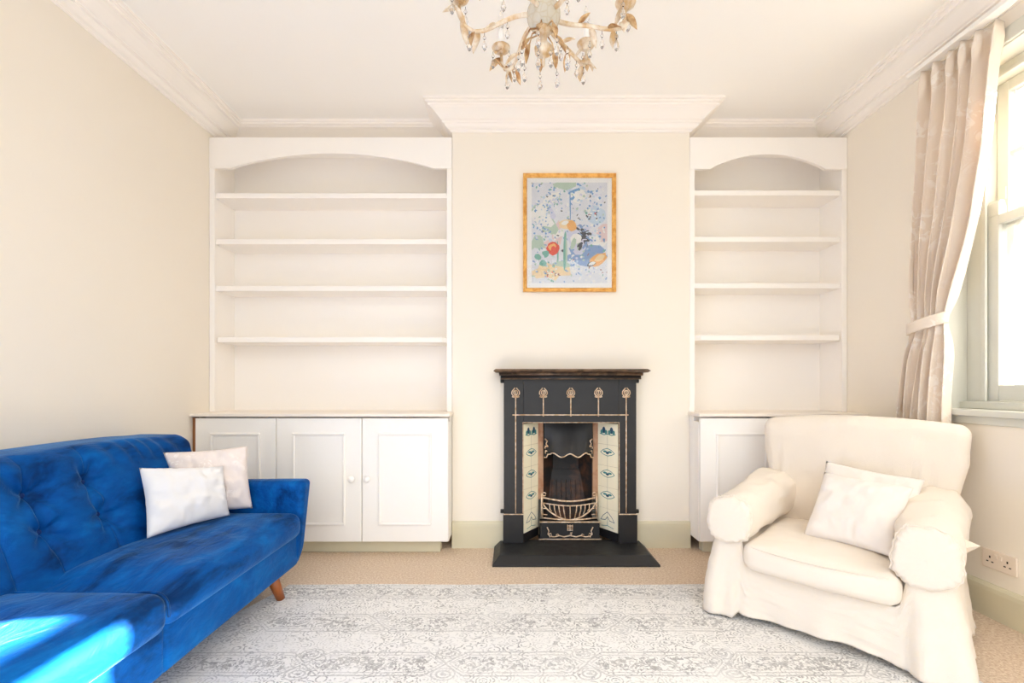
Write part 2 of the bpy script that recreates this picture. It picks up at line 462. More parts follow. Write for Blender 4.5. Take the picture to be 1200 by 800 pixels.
# window: box frame, two sashes, panes, inner sill, reveal trim
FX = 2.325
mb = MB()
fy1 = WY1-.095; fy0 = WY0+.095
mb.box(FX, FX+.15, fy1, WY1, WZ0, WZ1).box(FX, FX+.15, WY0, fy0, WZ0, WZ1)
mb.box(FX, FX+.15, fy0, fy1, WZ1-.06, WZ1).box(FX, FX+.15, fy0, fy1, WZ0, WZ0+.055)
mb.box(FX-.012, FX, fy1-.016, fy1+.004, WZ0+.05, WZ1-.05)           # staff bead
mb.box(FX-.012, FX, fy0-.004, fy0+.016, WZ0+.05, WZ1-.05)
mb.box(FX-.012, FX, fy0, fy1, WZ1-.066, WZ1-.05)
win = struct(mb, 'window_1', M['frame_paint'], bevel=.003)
def sash(name, x0, x1, z0, z1, rail_b, rail_t, bars, par):
    m = MB(); st = .052; y0, y1 = fy0+.002, fy1-.002
    m.box(x0, x1, y0, y0+st, z0, z1).box(x0, x1, y1-st, y1, z0, z1)
    m.box(x0, x1, y0+st, y1-st, z0, z0+rail_b).box(x0, x1, y0+st, y1-st, z1-rail_t, z1)
    for k in range(bars[0]):
        yy = y0+st+(y1-y0-2*st)*(k+1)/(bars[0]+1); m.box(x0+.008, x1-.008, yy-.011, yy+.011, z0+rail_b, z1-rail_t)
    for k in range(bars[1]):
        zz = z0+rail_b+(z1-z0-rail_b-rail_t)*(k+1)/(bars[1]+1); m.box(x0+.008, x1-.008, y0+st, y1-st, zz-.011, zz+.011)
    if name == 'upper_sash':
        pass
    o = m.build(name, M['frame_paint'], par, bevel=.003)
    xm = (x0+x1)/2
    MB().box(xm-.002, xm+.002, y0+st, y1-st, z0+rail_b, z1-rail_t).build('pane', M['pane'], o)
    return o
ZM = 1.86
lo = sash('lower_sash', FX+.012, FX+.052, WZ0+.056, ZM+.02, .075, .045, (0, 0), win)
up = sash('upper_sash', FX+.060, FX+.100, ZM-.03, WZ1-.062, .045, .05, (1, 1), win)
# sash horn on the lower sash and a catch plate on the upper
m = MB()
for yy in (fy1-.054, fy0+.002):
    m.prism([(0,0),(.0,.06),(.012,.075),(.03,.07),(.04,.03),(.04,0)], lambda a, b, t: (FX+.012+a, t, ZM+.02+b), yy, yy+.052)
m.build('sash_horn', M['frame_paint'], win)
MB().box(FX+.055, FX+.06, fy1-.045, fy1-.015, ZM+.1, ZM+.16).build('sash_stop', M['plastic'], win)
# sill board, reveal linings and head trim
mb = MB().box(XR-.035, FX+.01, WY0-.03, WY1+.02, WZ0-.016, WZ0+.014)
mb.box(XR-.012, XR, WY0-.02, WY1+.01, WZ0-.055, WZ0-.016)
mb.box(FX-.04, FX, WY0, WY1, WZ0+.014, WZ0+.05)
struct(mb, 'trim_2', M['frame_paint'], bevel=.004)
mb = MB()
mb.box(XR-.014, XR+.002, WY1-.005, WY1+.045, WZ0-.016, WZ1+.06)
mb.box(XR-.014, XR+.002, WY0-.045, WY0+.005, WZ0-.016, WZ1+.06)
mb.box(XR-.014, XR+.002, WY0+.005, WY1-.005, WZ1-.005, WZ1+.06)
mb.box(XR, FX, WY1-.012, WY1, WZ0, WZ1).box(XR, FX, WY0, WY0+.012, WZ0, WZ1).box(XR, FX, WY0, WY1, WZ1-.012, WZ1)
struct(mb, 'trim_3', M['frame_paint'], bevel=.003)

# ================================================================== FITTED UNITS
def arch_poly(x0, x1, xa, xb, z_end, z_mid, z_top, n=24):
    pts = [(x0, z_top), (x0, z_end), (xa, z_end)]
    for i in range(1, n):
        t = i/n
        pts.append((xa+(xb-xa)*t, z_end+(z_mid-z_end)*(math.sin(PI*t)**.8)))
    pts += [(xb, z_end), (x1, z_end), (x1, z_top)]
    return pts
def fill_under(mb, pts, y0, y1, ztop):
    """valance board made of vertical strips under a straight top"""
    low = [p for p in pts[1:-1]]
    for (a, b), (c, d) in zip(low[:-1], low[1:]):
        if c-a < 1e-6: continue
        mb.add([(a,y0,b),(c,y0,d),(c,y0,ztop),(a,y0,ztop),(a,y1,b),(c,y1,d),(c,y1,ztop),(a,y1,ztop)],
               [(0,1,2,3),(5,4,7,6),(0,4,5,1),(3,2,6,7)])
    a, b = low[0]; mb.add([(a,y0,b),(a,y0,ztop),(a,y1,ztop),(a,y1,b)], [(0,1,2,3)])
    a, b = low[-1]; mb.add([(a,y0,b),(a,y0,ztop),(a,y1,ztop),(a,y1,b)], [(3,2,1,0)])

def bookcase(x0, x1, tops, arch, label, wz):
    r = thing('bookcase', ((x0+x1)/2, UF+.1, wz), label, 'bookcase', group='alcove bookcases')
    yb = YB-.004
    ztop = 2.69
    th = .026
    for xa, xb in ((x0, x0+th), (x1-th, x1)):
        MB().box(xa, xb, UF+.012, yb, wz, ztop-.02).build('side_panel', M['shelf_white'], r, bevel=.002)
    MB().box(x0+th, x1-th, yb-.012, yb, wz, ztop-.02).build('back_panel', M['shelf_white'], r)
    MB().box(x0, x1, UF+.012, yb, ztop-.02, ztop).build('top_board', M['shelf_white'], r, bevel=.002)
    m = MB(); fill_under(m, arch_poly(x0+.001, x1-.001, *arch, 2.69), UF-.008, UF+.012, ztop)
    m.build('valance', M['shelf_white'], r)
    for xa, xb in ((x0, x0+.035), (x1-.035, x1)):
        MB().box(xa, xb, UF-.006, UF+.012, wz, arch[2]).build('stile', M['shelf_white'], r, bevel=.003)
    for k, z in enumerate(tops):
        if k < len(tops)-1:
            MB().box(x0+th, x1-th, UF+.014, yb-.012, z-.034, z).build('shelf', M['shelf_white'], r, bevel=.003)
        else:            # deepest shelf with clipped front corners
            a, b = x0+.037, x1-.037
            pl = [(a, UF+.014), (a+.03, UF-.025), (b-.03, UF-.025), (b, UF+.014), (b, yb-.012), (a, yb-.012)]
            MB().prism(pl, lambda p, q, t: (p, q, t), z-.034, z).build('shelf', M['shelf_white'], r, bevel=.003)
    return r
WZ = .888
sx = lambda px: (px-VX)*UF/F
bookcase(XL+.002, BL-.002, (2.333, 2.029, 1.72, 1.377), (sx(271), sx(507.5), 2.487, 2.585), 'white painted alcove bookcase, the wider one, behind the blue sofa', WZ)
bookcase(BR+.002, XR-.002, (2.352, 2.045, 1.738, 1.39), (sx(832), sx(966), 2.483, 2.580), 'white painted alcove bookcase, the narrower one, beside the curtained window', WZ)

def cupboard(x0, x1, doors, label, knobs, plx, strip=False):
    r = thing('cupboard', ((x0+x1)/2, CF+.2, 0), label, 'cupboard', group='low alcove cupboards')
    z0, z1 = .088, .866
    m = MB()
    m.box(x0, x1, CF+.022, CF+.10, z0, .835).box(x0, x1, CF+.10, D-.002, z0, z1)
    xa, xb = max(x0, x0), x1
    inner0 = x0 if x0 < BL-.5 else BR+.003
    inner1 = x1 if x1 > BR+.5 else BL-.003
    m.box(inner0, inner1, D-.002, YB-.004, z0, z1)
    m.build('carcass', M['white'], r, bevel=.002)
    MB().box(plx[0], plx[1], CF+.075, D-.024, 0, z0).build('plinth', M['sage'], r, bevel=.006)
    if strip: MB().box(XL+.004, XL+.025, CF+.012, CF+.04, z0, .86).build('gap_strip', M['gap_shade'], r)  # added strip, its brown stands for the dark open gap at the wall
    for k, (a, b) in enumerate(doors):
        dz0, dz1 = (.092, .858) if not (k == 1 and len(doors) == 2) else (.092, .850)
        d = MB().box(a, b, CF, CF+.02, dz0, dz1).build('door', M['white'], r, bevel=.003)
        # applied moulding as a mitred frame
        mm = MB(); pz0, pz1 = .194, .768
        w = b-a; pa, pb = a+w*.19, b-w*.19; t = .016
        for (u0, u1, v0, v1) in ((pa, pb, pz0, pz0+t), (pa, pb, pz1-t, pz1), (pa, pa+t, pz0+t, pz1-t), (pb-t, pb, pz0+t, pz1-t)):
            mm.box(u0, u1, CF-.011, CF+.001, v0, v1)
        mm.build('moulding', M['white'], d, bevel=.005)
        if k in knobs:
            kx = knobs[k]; kz = 1.053-(561.5-VY)*(CF-.03)/F
            MB().lathe([(.009, 0), (.008, -.012), (.011, -.018), (.019, -.026), (.021, -.034), (.017, -.041), (.008, -.045), (.001, -.046)], (kx, CF, kz), 20, 'y').build('knob', M['white'], d, smooth=True)
    return r
cx = lambda px: (px-VX)*CF/F
cupboard(XL+.026, cx(525)+.002, [(XL+.028, cx(323.2)), (cx(324), cx(423.6)), (cx(424.4), cx(525))],
         'white three-door cupboard under the wide left bookcase', {1: cx(413.5), 2: cx(431.5)}, (XL+.024, -.456), True)
cupboard(1.165, XR-.03, [(1.167, cx(918)), (cx(919), XR-.032)],
         'white two-door cupboard behind the cream armchair', {}, (1.215, XR-.03))
def worktop(pts, label):
    o = MB().prism(pts, lambda a, b, t: (a, b, t), WZ-.02, WZ).build('worktop', M['worktop'], None, bevel=.004)
    return tag(o, label, 'worktop', 'cupboard worktops')
YT = YB-.003
worktop([(XL+.003, CF-.018), (cx(525)+.014, CF-.018), (cx(525)+.014, D-.003), (BL-.003, D-.003), (BL-.003, YT), (XL+.003, YT)], 'cream painted worktop on the three-door cupboard')
worktop([(1.153, CF-.018), (XR-.003, CF-.018), (XR-.003, YT), (BR+.003, YT), (BR+.003, D-.003), (1.153, D-.003)], 'cream painted worktop on the cupboard behind the armchair')

# ================================================================== FIREPLACE
fp = thing('fireplace', (.374, 2.95, .05), 'black cast-iron fireplace with gilt tulips and cream tiled cheeks', 'fireplace')
FY = 2.926
X0, X1 = -.0527, .8002; ZB, ZT = .05, 1.113
OX0, OX1, OZ = .0735, .6855, .82
m = MB()
m.box(X0, OX0, FY, D-.002, ZB, ZT).box(OX1, X1, FY, D-.002, ZB, ZT).box(OX0, OX1, FY, D-.002, OZ, ZT)
m.box(X0-.004, OX0, FY-.012, FY, ZB, .235).box(OX1, X1+.004, FY-.012, FY, ZB, .235)
m.build('surround', M['iron'], fp, bevel=.003)
# mantel shelf: slab, gilt roll, cove
m = MB()
def slab(m, x0, x1, yf, z0, z1, mat):
    m.mat(mat).box(x0, x1, yf, D-.002, z0, z1)
slab(m, X0-.030, X1+.030, FY-.050, ZT+.024, ZT+.030, 0)
m.mat(1).add([(X0-.064,FY-.098,1.152),(X1+.064,FY-.098,1.152),(X1+.064,D-.002,1.152),(X0-.064,D-.002,1.152),
       (X0-.050,FY-.085,1.164),(X1+.050,FY-.085,1.164),(X1+.050,D-.002,1.164),(X0-.050,D-.002,1.164),
       (X0-.050,FY-.083,1.143),(X1+.050,FY-.083,1.143),(X1+.050,D-.002,1.143),(X0-.050,D-.002,1.143)],
      [(4,5,6,7),(0,1,5,4),(1,2,6,5),(3,0,4,7),(8,9,1,0),(9,10,2,1),(11,8,0,3),(11,10,9,8)])
m.build('mantel_shelf', [M['iron'], M['brass_edge']], fp)
m = MB()
m.tube([(X0-.028, FY-.045, ZT+.022), (X1+.028, FY-.045, ZT+.022)], .012, 10)
m.mat(1).box(X0-.02, X1+.02, FY-.035, D-.002, ZT-.012, ZT+.012)
m.mat(0).tube([(X0-.02, FY-.036, ZT-.009), (X1+.02, FY-.036, ZT-.009)], .004, 8)
m.build('mantel_moulding', [M['brass_edge'], M['iron']], fp, smooth=True)
# side lugs
for xx, sg in ((X0, -1), (X1, 1)):
    for zz in (1.09, .245):
        MB().tube([(xx, FY+.03, zz), (xx+sg*.022, FY+.03, zz)], [.014, .013], 10).build('lug', M['iron'], fp, smooth=True)
# gilt lines
def fx(cx_): return (560+cx_/2.96-VX)*FY/F
def fz(cy_): return HC-(410+cy_/2.96-VY)*FY/F
m = MB(); r_ = .0042
yl = FY-.003
m.tube([(fx(120), yl, fz(225)), (fx(522), yl, fz(225))], r_, 6)
for c in (131, 514): m.tube([(fx(c), yl, fz(165)), (fx(c), yl, fz(565))], r_, 6)
for c in (227, 322, 418): m.tube([(fx(c), yl, fz(160)), (fx(c), yl, fz(230))], r_, 6)
m.build('gilt_line', M['gilt'], fp, smooth=True)
m = MB()
m.tube([(OX0-.003, yl, .24), (OX0-.003, yl, OZ+.003), (OX1+.003, yl, OZ+.003), (OX1+.003, yl, .24)], .0035, 6)
m.build('opening_bead', M['gilt'], fp)
for a, b in ((X0-.002, OX0), (OX1, X1+.002)):
    MB().tube([(a, FY-.013, .236), (b, FY-.013, .236)], .0035, 6).build('plinth_bead', M['gilt'], fp)
for c in (131, 227, 322, 418, 514):
    m = MB(); X = fx(c); Z = fz(147)
    def loop(pts, r=.0035): m.tube([(X+a, yl-.002, Z+b) for a, b in pts], r, 6)
    for s in (-1, 1):
        loop([(0,-.026),(s*.016,-.022),(s*.025,-.008),(s*.023,.008),(s*.012,.02),(s*.004,.030)])
        loop([(s*.003,-.018),(s*.012,-.008),(s*.012,.006),(s*.004,.014)])
        loop([(0,-.028),(s*.012,-.031),(s*.024,-.027)])
    loop([(0,-.026),(0,.016)], .003)
    m.tube([(X, yl, Z-.02), (X, yl, Z-.045)], [.006, .0045], 6)
    m.build('tulip_ornament', M['gilt'], fp, smooth=True)
# tiled cheeks
TI0, TI1, TY = .176, .583, 3.085
def cheek(xo, xi):
    m = MB(); z0, z1 = .105, .812
    o = Vector((xo, FY+.012, 0)); i = Vector((xi, TY, 0)); du = (i-o); L = du.length; du.normalize()
    nn = Vector((du.y, -du.x, 0))
    if nn.y > 0: nn = -nn
    if nn.dot(Vector((.374, 2.5, 0))-o) < 0: nn = -nn
    T = lambda u, z, k: o+du*(u*L)+Vector((0, 0, z))+nn*k
    hh = (z1-z0)/5
    m.mat(4); m.prism([(0,z0),(1,z0),(1,z1),(0,z1)], T, -.012, 0)
    for k in range(5):
        m.mat(0); m.prism([(.015, z0+k*hh+.0012), (.985, z0+k*hh+.0012), (.985, z0+(k+1)*hh-.0012), (.015, z0+(k+1)*hh-.0012)], T, 0, .003)
    def ribbon(pts, w, mat):
        m.mat(mat)
        for (a, b), (c, d) in zip(pts[:-1], pts[1:]):
            dd = Vector(((c-a)*L, d-b)); 
            if dd.length < 1e-6: continue
            dd.normalize(); px, pz = -dd.y*w/L, dd.x*w
            m.add([T(a-px,b-pz,.0036), T(c-px,d-pz,.0036), T(c+px,d+pz,.0036), T(a+px,b+pz,.0036)], [(0,1,2,3)])
    def petal(u, z, ru, rz, mat, tilt=0):
        m.mat(mat); n = 12; pts = []
        for k in range(n):
            a = 2*PI*k/n; pu, pz = ru*math.cos(a), rz*math.sin(a)
            pts.append(T(u+(pu*math.cos(tilt)-pz*math.sin(tilt)), z+(pu*math.sin(tilt)*L+pz*math.cos(tilt)), .004))
        m.add(pts, [tuple(range(n))])
    ribbon([(.5, z0+.05), (.5, z1-.05)], .0014, 3)
    for k in range(1, 4):
        zc = z0+hh*(k+.62)
        ribbon([(.15, zc), (.3, zc+.018), (.5, zc+.028), (.7, zc+.018), (.85, zc)], .0022, 1)
        ribbon([(.15, zc), (.3, zc-.014), (.5, zc-.022), (.7, zc-.014), (.85, zc)], .0022, 1)
        petal(.38, zc+.006, .1, .007, 1); petal(.62, zc+.006, .1, .007, 1); petal(.5, zc-.002, .08, .008, 2)
    zc = z1-.055
    for s in (.3, .68):
        petal(s, zc+.008, .08, .022, 2); petal(s-.1, zc-.004, .07, .014, 1); petal(s+.1, zc-.004, .07, .014, 1)
        ribbon([(s-.2, zc-.016), (s, zc-.024), (s+.2, zc-.016)], .003, 1)
    zc = z0+.07
    ribbon([(.5, zc+.05), (.28, zc+.02), (.16, zc-.01), (.4, zc-.005), (.5, zc+.02), (.6, zc-.005), (.84, zc-.01), (.72, zc+.02), (.5, zc+.05)], .0018, 2)
    ribbon([(.5, zc+.02), (.5, zc-.04), (.2, zc-.05)], .0018, 1); ribbon([(.5, zc-.04), (.8, zc-.05)], .0018, 1)
    m.build('tile_panel', [M['tile'], M['tile_green'], M['tile_navy'], M['tile_stem'], M['tile_grout']], fp)
    MB().prism([(0,ZB),(1,ZB),(1,z0),(0,z0)], T, -.012, .004).build('cheek_base', M['iron'], fp)
    MB().prism([(0,z1),(1,z1),(1,z1+.03),(0,z1+.03)], T, -.012, .004).build('cheek_head', M['iron'], fp)
cheek(OX0, TI0); cheek(OX1, TI1)
for a, b in ((TI0, .213), (.546, TI1)):
    MB().box(a, b, TY-.006, TY+.03, .29, .825).build('side_strip', M['rusty'], fp, bevel=.004)
# fire box interior
m = MB()
a0, a1 = .213, .546
yb_ = 3.222
c0, c1 = .29, .47
m.add([(a0,TY+.02,.05),(a1,TY+.02,.05),(a1,TY+.02,.83),(a0,TY+.02,.83),(c0,yb_,.05),(c1,yb_,.05),(c1,yb_,.83),(c0,yb_,.83)],
      [(4,5,6,7),(0,4,7,3),(5,1,2,6),(7,6,2,3),(0,1,5,4)])
m.build('fireback', M['soot'], fp)
m = MB()
m.add([(.225,3.12,.05),(.534,3.12,.05),(.50,3.2,.43),(.26,3.2,.43),(.27,3.215,.47),(.49,3.215,.47)], [(0,1,2,3),(3,2,5,4)])
for k in range(7):
    xk = .275+.034*k; m.tube([(xk, 3.135, .12), (.27+(xk-.275)*.97+.01, 3.192, .40)], .004, 6)
m.build('firebrick', M['soot'], fp)
# canopy hood with wavy gilt edge
def hood_z(u):
    e = abs(2*u-1)
    return .600-.012*math.cos(u*2*PI*3)*(1 if e < .75 else .3)+.0*e-(.02 if e > .86 else 0)
def hood(u, v):
    x = .214+(.545-.214)*u
    zt, zb = .828, hood_z(u)
    bow = math.sin(PI*u)
    y = 3.075-(.02+.085*bow)*(v**1.3)
    return Vector((x, y, zt+(zb-zt)*v))
m = MB().grid(33, 12, hood); m.build('hood', M['iron'], fp, smooth=True, solid=.006)
m = MB(); m.tube([hood(k/40, 1)+Vector((0, -.004, .003)) for k in range(41)], .0042, 6)
for s in (0, 1):
    cxs = .232 if s == 0 else .527; sg = 1 if s == 0 else -1
    def sc(pts): m.tube([(cxs+sg*a, 3.045, .62+b) for a, b in pts], .0042, 6)
    sc([(-.012, .085), (.004, .07), (-.004, .05), (.012, .03), (.02, .01), (.008, -.018), (-.01, -.012), (-.006, .006), (.006, .0)])
    sc([(.012, .03), (-.008, .036), (-.012, .02)]); sc([(.02, .01), (.034, -.006), (.044, -.012)])
m.build('hood_ornament', M['gilt'], fp, smooth=True)
# grate
GY = 3.045
def bow(x, z, k=.045): 
    u = (x-.205)/(.56-.205)
    return Vector((x, GY-k*math.sin(PI*max(0, min(1, u))), z))
m = MB()
xs = [.205+.355*i/24 for i in range(25)]
m.tube([bow(x, .312-.014*math.sin(PI*(i/24))) for i, x in enumerate(xs)], .0055, 8)
m.tube([bow(x, .276-.008*math.sin(PI*(i/24))) for i, x in enumerate(xs)], .004, 8)
m.tube([bow(x, .276-.10*math.sin(PI*i/24)**.7) for i, x in enumerate(xs)], .005, 8)
m.tube([bow(x, .176, .05) for x in xs], .005, 8)
for i in (5, 7, 9, 15, 17, 19, 12, 3, 21):
    x = xs[i]; zb = .276-.10*math.sin(PI*i/24)**.7
    dx = .014 if i < 12 else (-.014 if i > 12 else 0)
    m.tube([bow(x, .272), bow(x+dx*.2, .24, .055), bow(x+dx, zb+.002)], .0038, 6)
for s, x in ((1, .205), (-1, .56)):
    m.tube([(x-.006*s, GY, .172), (x-.006*s, GY, .34)], .0055, 8)
    m.tube([(x+.010*s+.011*math.cos(t*.45)*s, GY-.004, .335+.011*math.sin(t*.45)) for t in range(14)], .004, 6)
    for zz in (.2, .24): m.tube([(x-.006*s, GY, zz), (x+.03*s, GY-.012, zz)], .0035, 6)
m.build('grate', M['gilt'], fp, smooth=True)
m = MB().box(.185, .574, 2.978, 3.06, .05, .166).box(.176, .583, 2.968, 3.06, .05, .062)
m.build('ash_cover', M['iron'], fp, bevel=.003)
m = MB()
m.tube([(.18, 2.974, .168), (.579, 2.974, .168)], .005, 8)
m.tube([(.176, 2.968, .058), (.583, 2.968, .058)], .004, 8)
X_ = .3795
for s in (-1, 1):
    m.tube([(X_+s*a, 2.974, .05+b) for a, b in [(0,.03),(.04,.022),(.07,.03),(.10,.022),(.13,.024),(.145,.04),(.138,.06),(.15,.085)]], .0038, 6)
    m.tube([(X_+s*a, 2.974, .05+b) for a, b in [(.145,.04),(.125,.045),(.12,.03),(.135,.02)]], .0038, 6)
    m.tube([(X_+s*a, 2.974, .05+b) for a, b in [(.07,.03),(.08,.04),(.092,.034)]], .003, 6)
for k in range(3):
    m.tube([(X_-.018, 2.975, .115+.014*k), (X_+.018, 2.975, .115+.014*k)], .003, 6)
    m.tube([(X_-.016+.016*k, 2.975, .11), (X_-.016+.016*k, 2.975, .15)], .003, 6)
m.tube([(X_+a, 2.974, .05+b) for a, b in [(0,.045),(.012,.05),(.008,.035),(-.006,.03)]], .0038, 6)
m.build('ash_cover_ornament', M['gilt'], fp, smooth=True)
# hearth slab
hp = [(-.115, 2.655), (.867, 2.655), (.867, D-.003), (-.115, D-.003)]
m = MB()
m.add([(-.115,2.655,.0),(.867,2.655,.0),(.867,D-.003,.0),(-.115,D-.003,.0),(-.115,2.655,.012),(.867,2.655,.012),(.867,D-.003,.012),(-.115,D-.003,.012),
       (-.075,2.71,.05),(.827,2.71,.05),(.827,D-.003,.05),(-.075,D-.003,.05)],
      [(3,2,1,0),(0,1,5,4),(1,2,6,5),(2,3,7,6),(3,0,4,7),(4,5,9,8),(5,6,10,9),(6,7,11,10),(7,4,8,11),(8,9,10,11)])
tag(m.build('hearth', M['slate'], None, bevel=.002), 'black slate hearth slab on the carpet before the fireplace', 'hearth')

# ================================================================== PICTURE
PY = 2.984
pa = P(613, 341.5, 2.966); pb = P(722, 203, 2.966)
pic = thing('painting', ((pa.x+pb.x)/2, 2.984, pa.z), 'gold framed floral print hanging above the black fireplace', 'picture')
fw = .026
m = MB()
def frame_side(a, b, c, d):
    pass
x0, x1, z0, z1 = pa.x, pb.x, pa.z, pb.z
pf = [(0, 0), (0, -.022), (.006, -.026), (.012, -.020), (.017, -.022), (fw, -.012), (fw, 0)]   # inward, toward room
def ringpt(o, y): return [(x0+o, PY+y, z0+o), (x1-o, PY+y, z0+o), (x1-o, PY+y, z1-o), (x0+o, PY+y, z1-o)]
vs = []; fs = []
for o, y in pf: vs += ringpt(o, y)
for i in range(len(pf)-1):
    for k in range(4): fs.append((i*4+k, i*4+(k+1) % 4, (i+1)*4+(k+1) % 4, (i+1)*4+k))
m.add(vs, fs); m.build('frame', M['gold_frame'], pic)
MB().box(x0+fw*.8, x1-fw*.8, PY-.008, PY-.002, z0+fw*.8, z1-fw*.8).build('mount', M['mount'], pic)
# print: a flat sheet of loose painted flowers
PC = {'g': (234, 235, 239), 'b': (208, 223, 236), 'p': (222, 222, 236), 'w': (250, 246, 240), 'r': (232, 98, 78), 'o': (244, 190, 120), 'y': (246, 222, 180),
      'k': (92, 92, 98), 'd': (150, 176, 214), 't': (136, 190, 176), 'n': (196, 214, 196), 'i': (236, 214, 212), 'l': (128, 172, 212), 'm': (170, 120, 110)}
keys = list(PC); pm = [flat('print_'+n_, lin(*PC[k]), .6, .1) for k, n_ in zip(keys, 'ground sky_blue lilac white red orange cream charcoal blue teal sage pink bright_blue brown'.split())]
m = MB()
qx0, qx1, qz0, qz1 = x0+.056, x1-.056, z0+.056, z1-.056
QW, QH = qx1-qx0, qz1-qz0
lay = [0]
def blob(u, v, ru, rv, key, rot=0, n=14, jag=.12):
    m.mat(keys.index(key)); lay[0] += 1
    y = PY-.0095-lay[0]*2.2e-6
    pts = []
    for k in range(n):
        a = 2*PI*k/n; rr = 1+random.uniform(-jag, jag)
        a1, b1 = ru*rr*math.cos(a), rv*rr*math.sin(a)
        uu = u+a1*math.cos(rot)-b1*math.sin(rot)*QH/QW*1.; v2 = v+a1*math.sin(rot)*QW/QH+b1*math.cos(rot)
        pts.append((qx0+QW*min(1, max(0, uu)), y, qz0+QH*min(1, max(0, v2))))
    m.add(pts, [tuple(range(n))])
m.mat(0).add([(qx0,PY-.0092,qz0),(qx1,PY-.0092,qz0),(qx1,PY-.0092,qz1),(qx0,PY-.0092,qz1)], [(0,1,2,3)])
R = random.Random(21)
for _ in range(26): blob(R.random(), R.random(), R.uniform(.06, .16), R.uniform(.04, .12), R.choice('bpgwiign'), R.uniform(0, 3), 12, .3)
blob(.72, .28, .28, .11, 'd', .1, 16, .25); blob(.62, .44, .16, .14, 'p', .4, 14, .25); blob(.25, .12, .25, .08, 'y', 0, 14, .3)
blob(.86, .66, .14, .10, 'b', .6, 14, .3)
for _ in range(330):
    u, v = R.random(), R.random()
    blob(u, v, R.uniform(.006, .022), R.uniform(.004, .014), R.choice('bllpdwwknt') if v > .3 else R.choice('nntdwlwm'), R.uniform(0, 3), 7, .3)
for (u, v, s, n_) in ((.12, .74, .10, 26), (.30, .84, .10, 24), (.14, .56, .09, 18), (.82, .80, .12, 26), (.9, .5, .10, 22), (.55, .2, .08, 24), (.75, .08, .16, 26)):
    for _ in range(n_): blob(u+R.gauss(0, s*.6), v+R.gauss(0, s*.6), R.uniform(.01, .022), R.uniform(.006, .012), R.choice('wblpdw'), R.uniform(0, 3), 7, .25)
# stems and leaves
for (u0, v0, u1, v1, w, k) in ((.42, .12, .46, .52, .022, 't'), (.47, .14, .45, .46, .012, 'n'), (.52, .6, .50, .93, .008, 'l'), (.36, .2, .33, .42, .012, 't'), (.6, .32, .63, .5, .016, 'n')):
    L_ = math.hypot(u1-u0, v1-v0)/2; blob((u0+u1)/2, (v0+v1)/2, w, L_, k, -(u1-u0)*.6, 14, .05)
blob(.57, .92, .09, .012, 'l', .35); blob(.67, .945, .05, .016, 'b', -.3)
for k_ in range(34):
    a_ = R.uniform(0, 6.28); d_ = R.uniform(.0, 1)
    blob(.70+.11*d_*math.cos(a_), .46+.15*d_*math.sin(a_), R.uniform(.03, .055), R.uniform(.010, .018), R.choice('kkkkd'), a_+R.uniform(-.4, .4), 12, .1)
for k_ in range(16): blob(.70+R.gauss(0, .07), .46+R.gauss(0, .09), R.uniform(.015, .035), .006, R.choice('dlbp'), R.uniform(-1, 1), 9, .1)
blob(.46, .585, .10, .05, 'y', .1, 14, .12); blob(.53, .57, .06, .055, 'o', .4, 12, .1); blob(.44, .60, .05, .02, 'w', .3)
blob(.585, .44, .075, .05, 'w', .2, 14, .1); blob(.55, .39, .03, .06, 'n', -.3)
blob(.28, .345, .085, .07, 'r', 0, 16, .1); blob(.27, .36, .05, .03, 'o', .5, 10, .2); blob(.29, .34, .035, .028, 'r', .3)
blob(.88, .235, .13, .055, 'o', .5, 14, .12); blob(.90, .25, .07, .028, 'y', .5); blob(.79, .19, .06, .02, 'k', .4); blob(.80, .195, .05, .015, 'w', .4)
for (u, v) in ((.08, .26), (.15, .20), (.19, .29)): blob(u, v, .045, .035, 't', .6, 10, .2)
for _ in range(14): blob(R.uniform(.2, .36), R.uniform(.04, .12), .012, .008, R.choice('rmw'), 0, 7, .2); 
for _ in range(16): blob(R.uniform(.72, .86), R.uniform(.63, .73), .012, .008, R.choice('rmkw'), 0, 7, .2)
m.build('print', pm, pic)
MB().box(x0+fw*.7, x1-fw*.7, PY-.0125, PY-.0115, z0+fw*.7, z1-fw*.7).build('glazing', M['picture_glass'], pic)

# ================================================================== RUG
RX0, RX1, RY1, RY0 = -1.175, 1.66, 2.40, .45
m = MB()
def rugf(u, v):
    x = RX0+(RX1-RX0)*u; y = RY1+(RY0-RY1)*v
    y += .004*math.sin(x*7)*(1-v)**6
    x -= .17*(1-u)**2*min(1, max(0, (2.36-y)/.5))
    return Vector((x, y, .011+.001*nz((x, y, 0), 3.)))
m.grid(60, 40, rugf, flip=True)
bnd = [rugf(u/40, 0) for u in range(41)]
m.box(RX0+.01, RX1, RY0, RY1-.006, .001, .0095)
rug = m.build('rug', M['rug'], None, loc=(RX0, RY1, 0))
tag(rug, 'pale grey faded Persian style rug on the beige carpet', 'rug')

# ================================================================== SOFA
SF = thing('sofa', (-1.52, 1.43, 0), 'blue velvet buttoned sofa along the left wall', 'sofa')
V_ = M['velvet']
def soft(o):   # nothing else needed, dense meshes are smooth
    return o
# base
m = MB()
m.rbox((.42, .93, .085), .022, (12, 200, 8), lambda p, u: Vector((-1.525+p.x+.004*nz(p, 5)-.007*max(0, u.x)**4*math.exp(-((p.y-.02)/.007)**2), 1.43+p.y, .218+p.z)))
m.build('base', V_, SF, smooth=True)
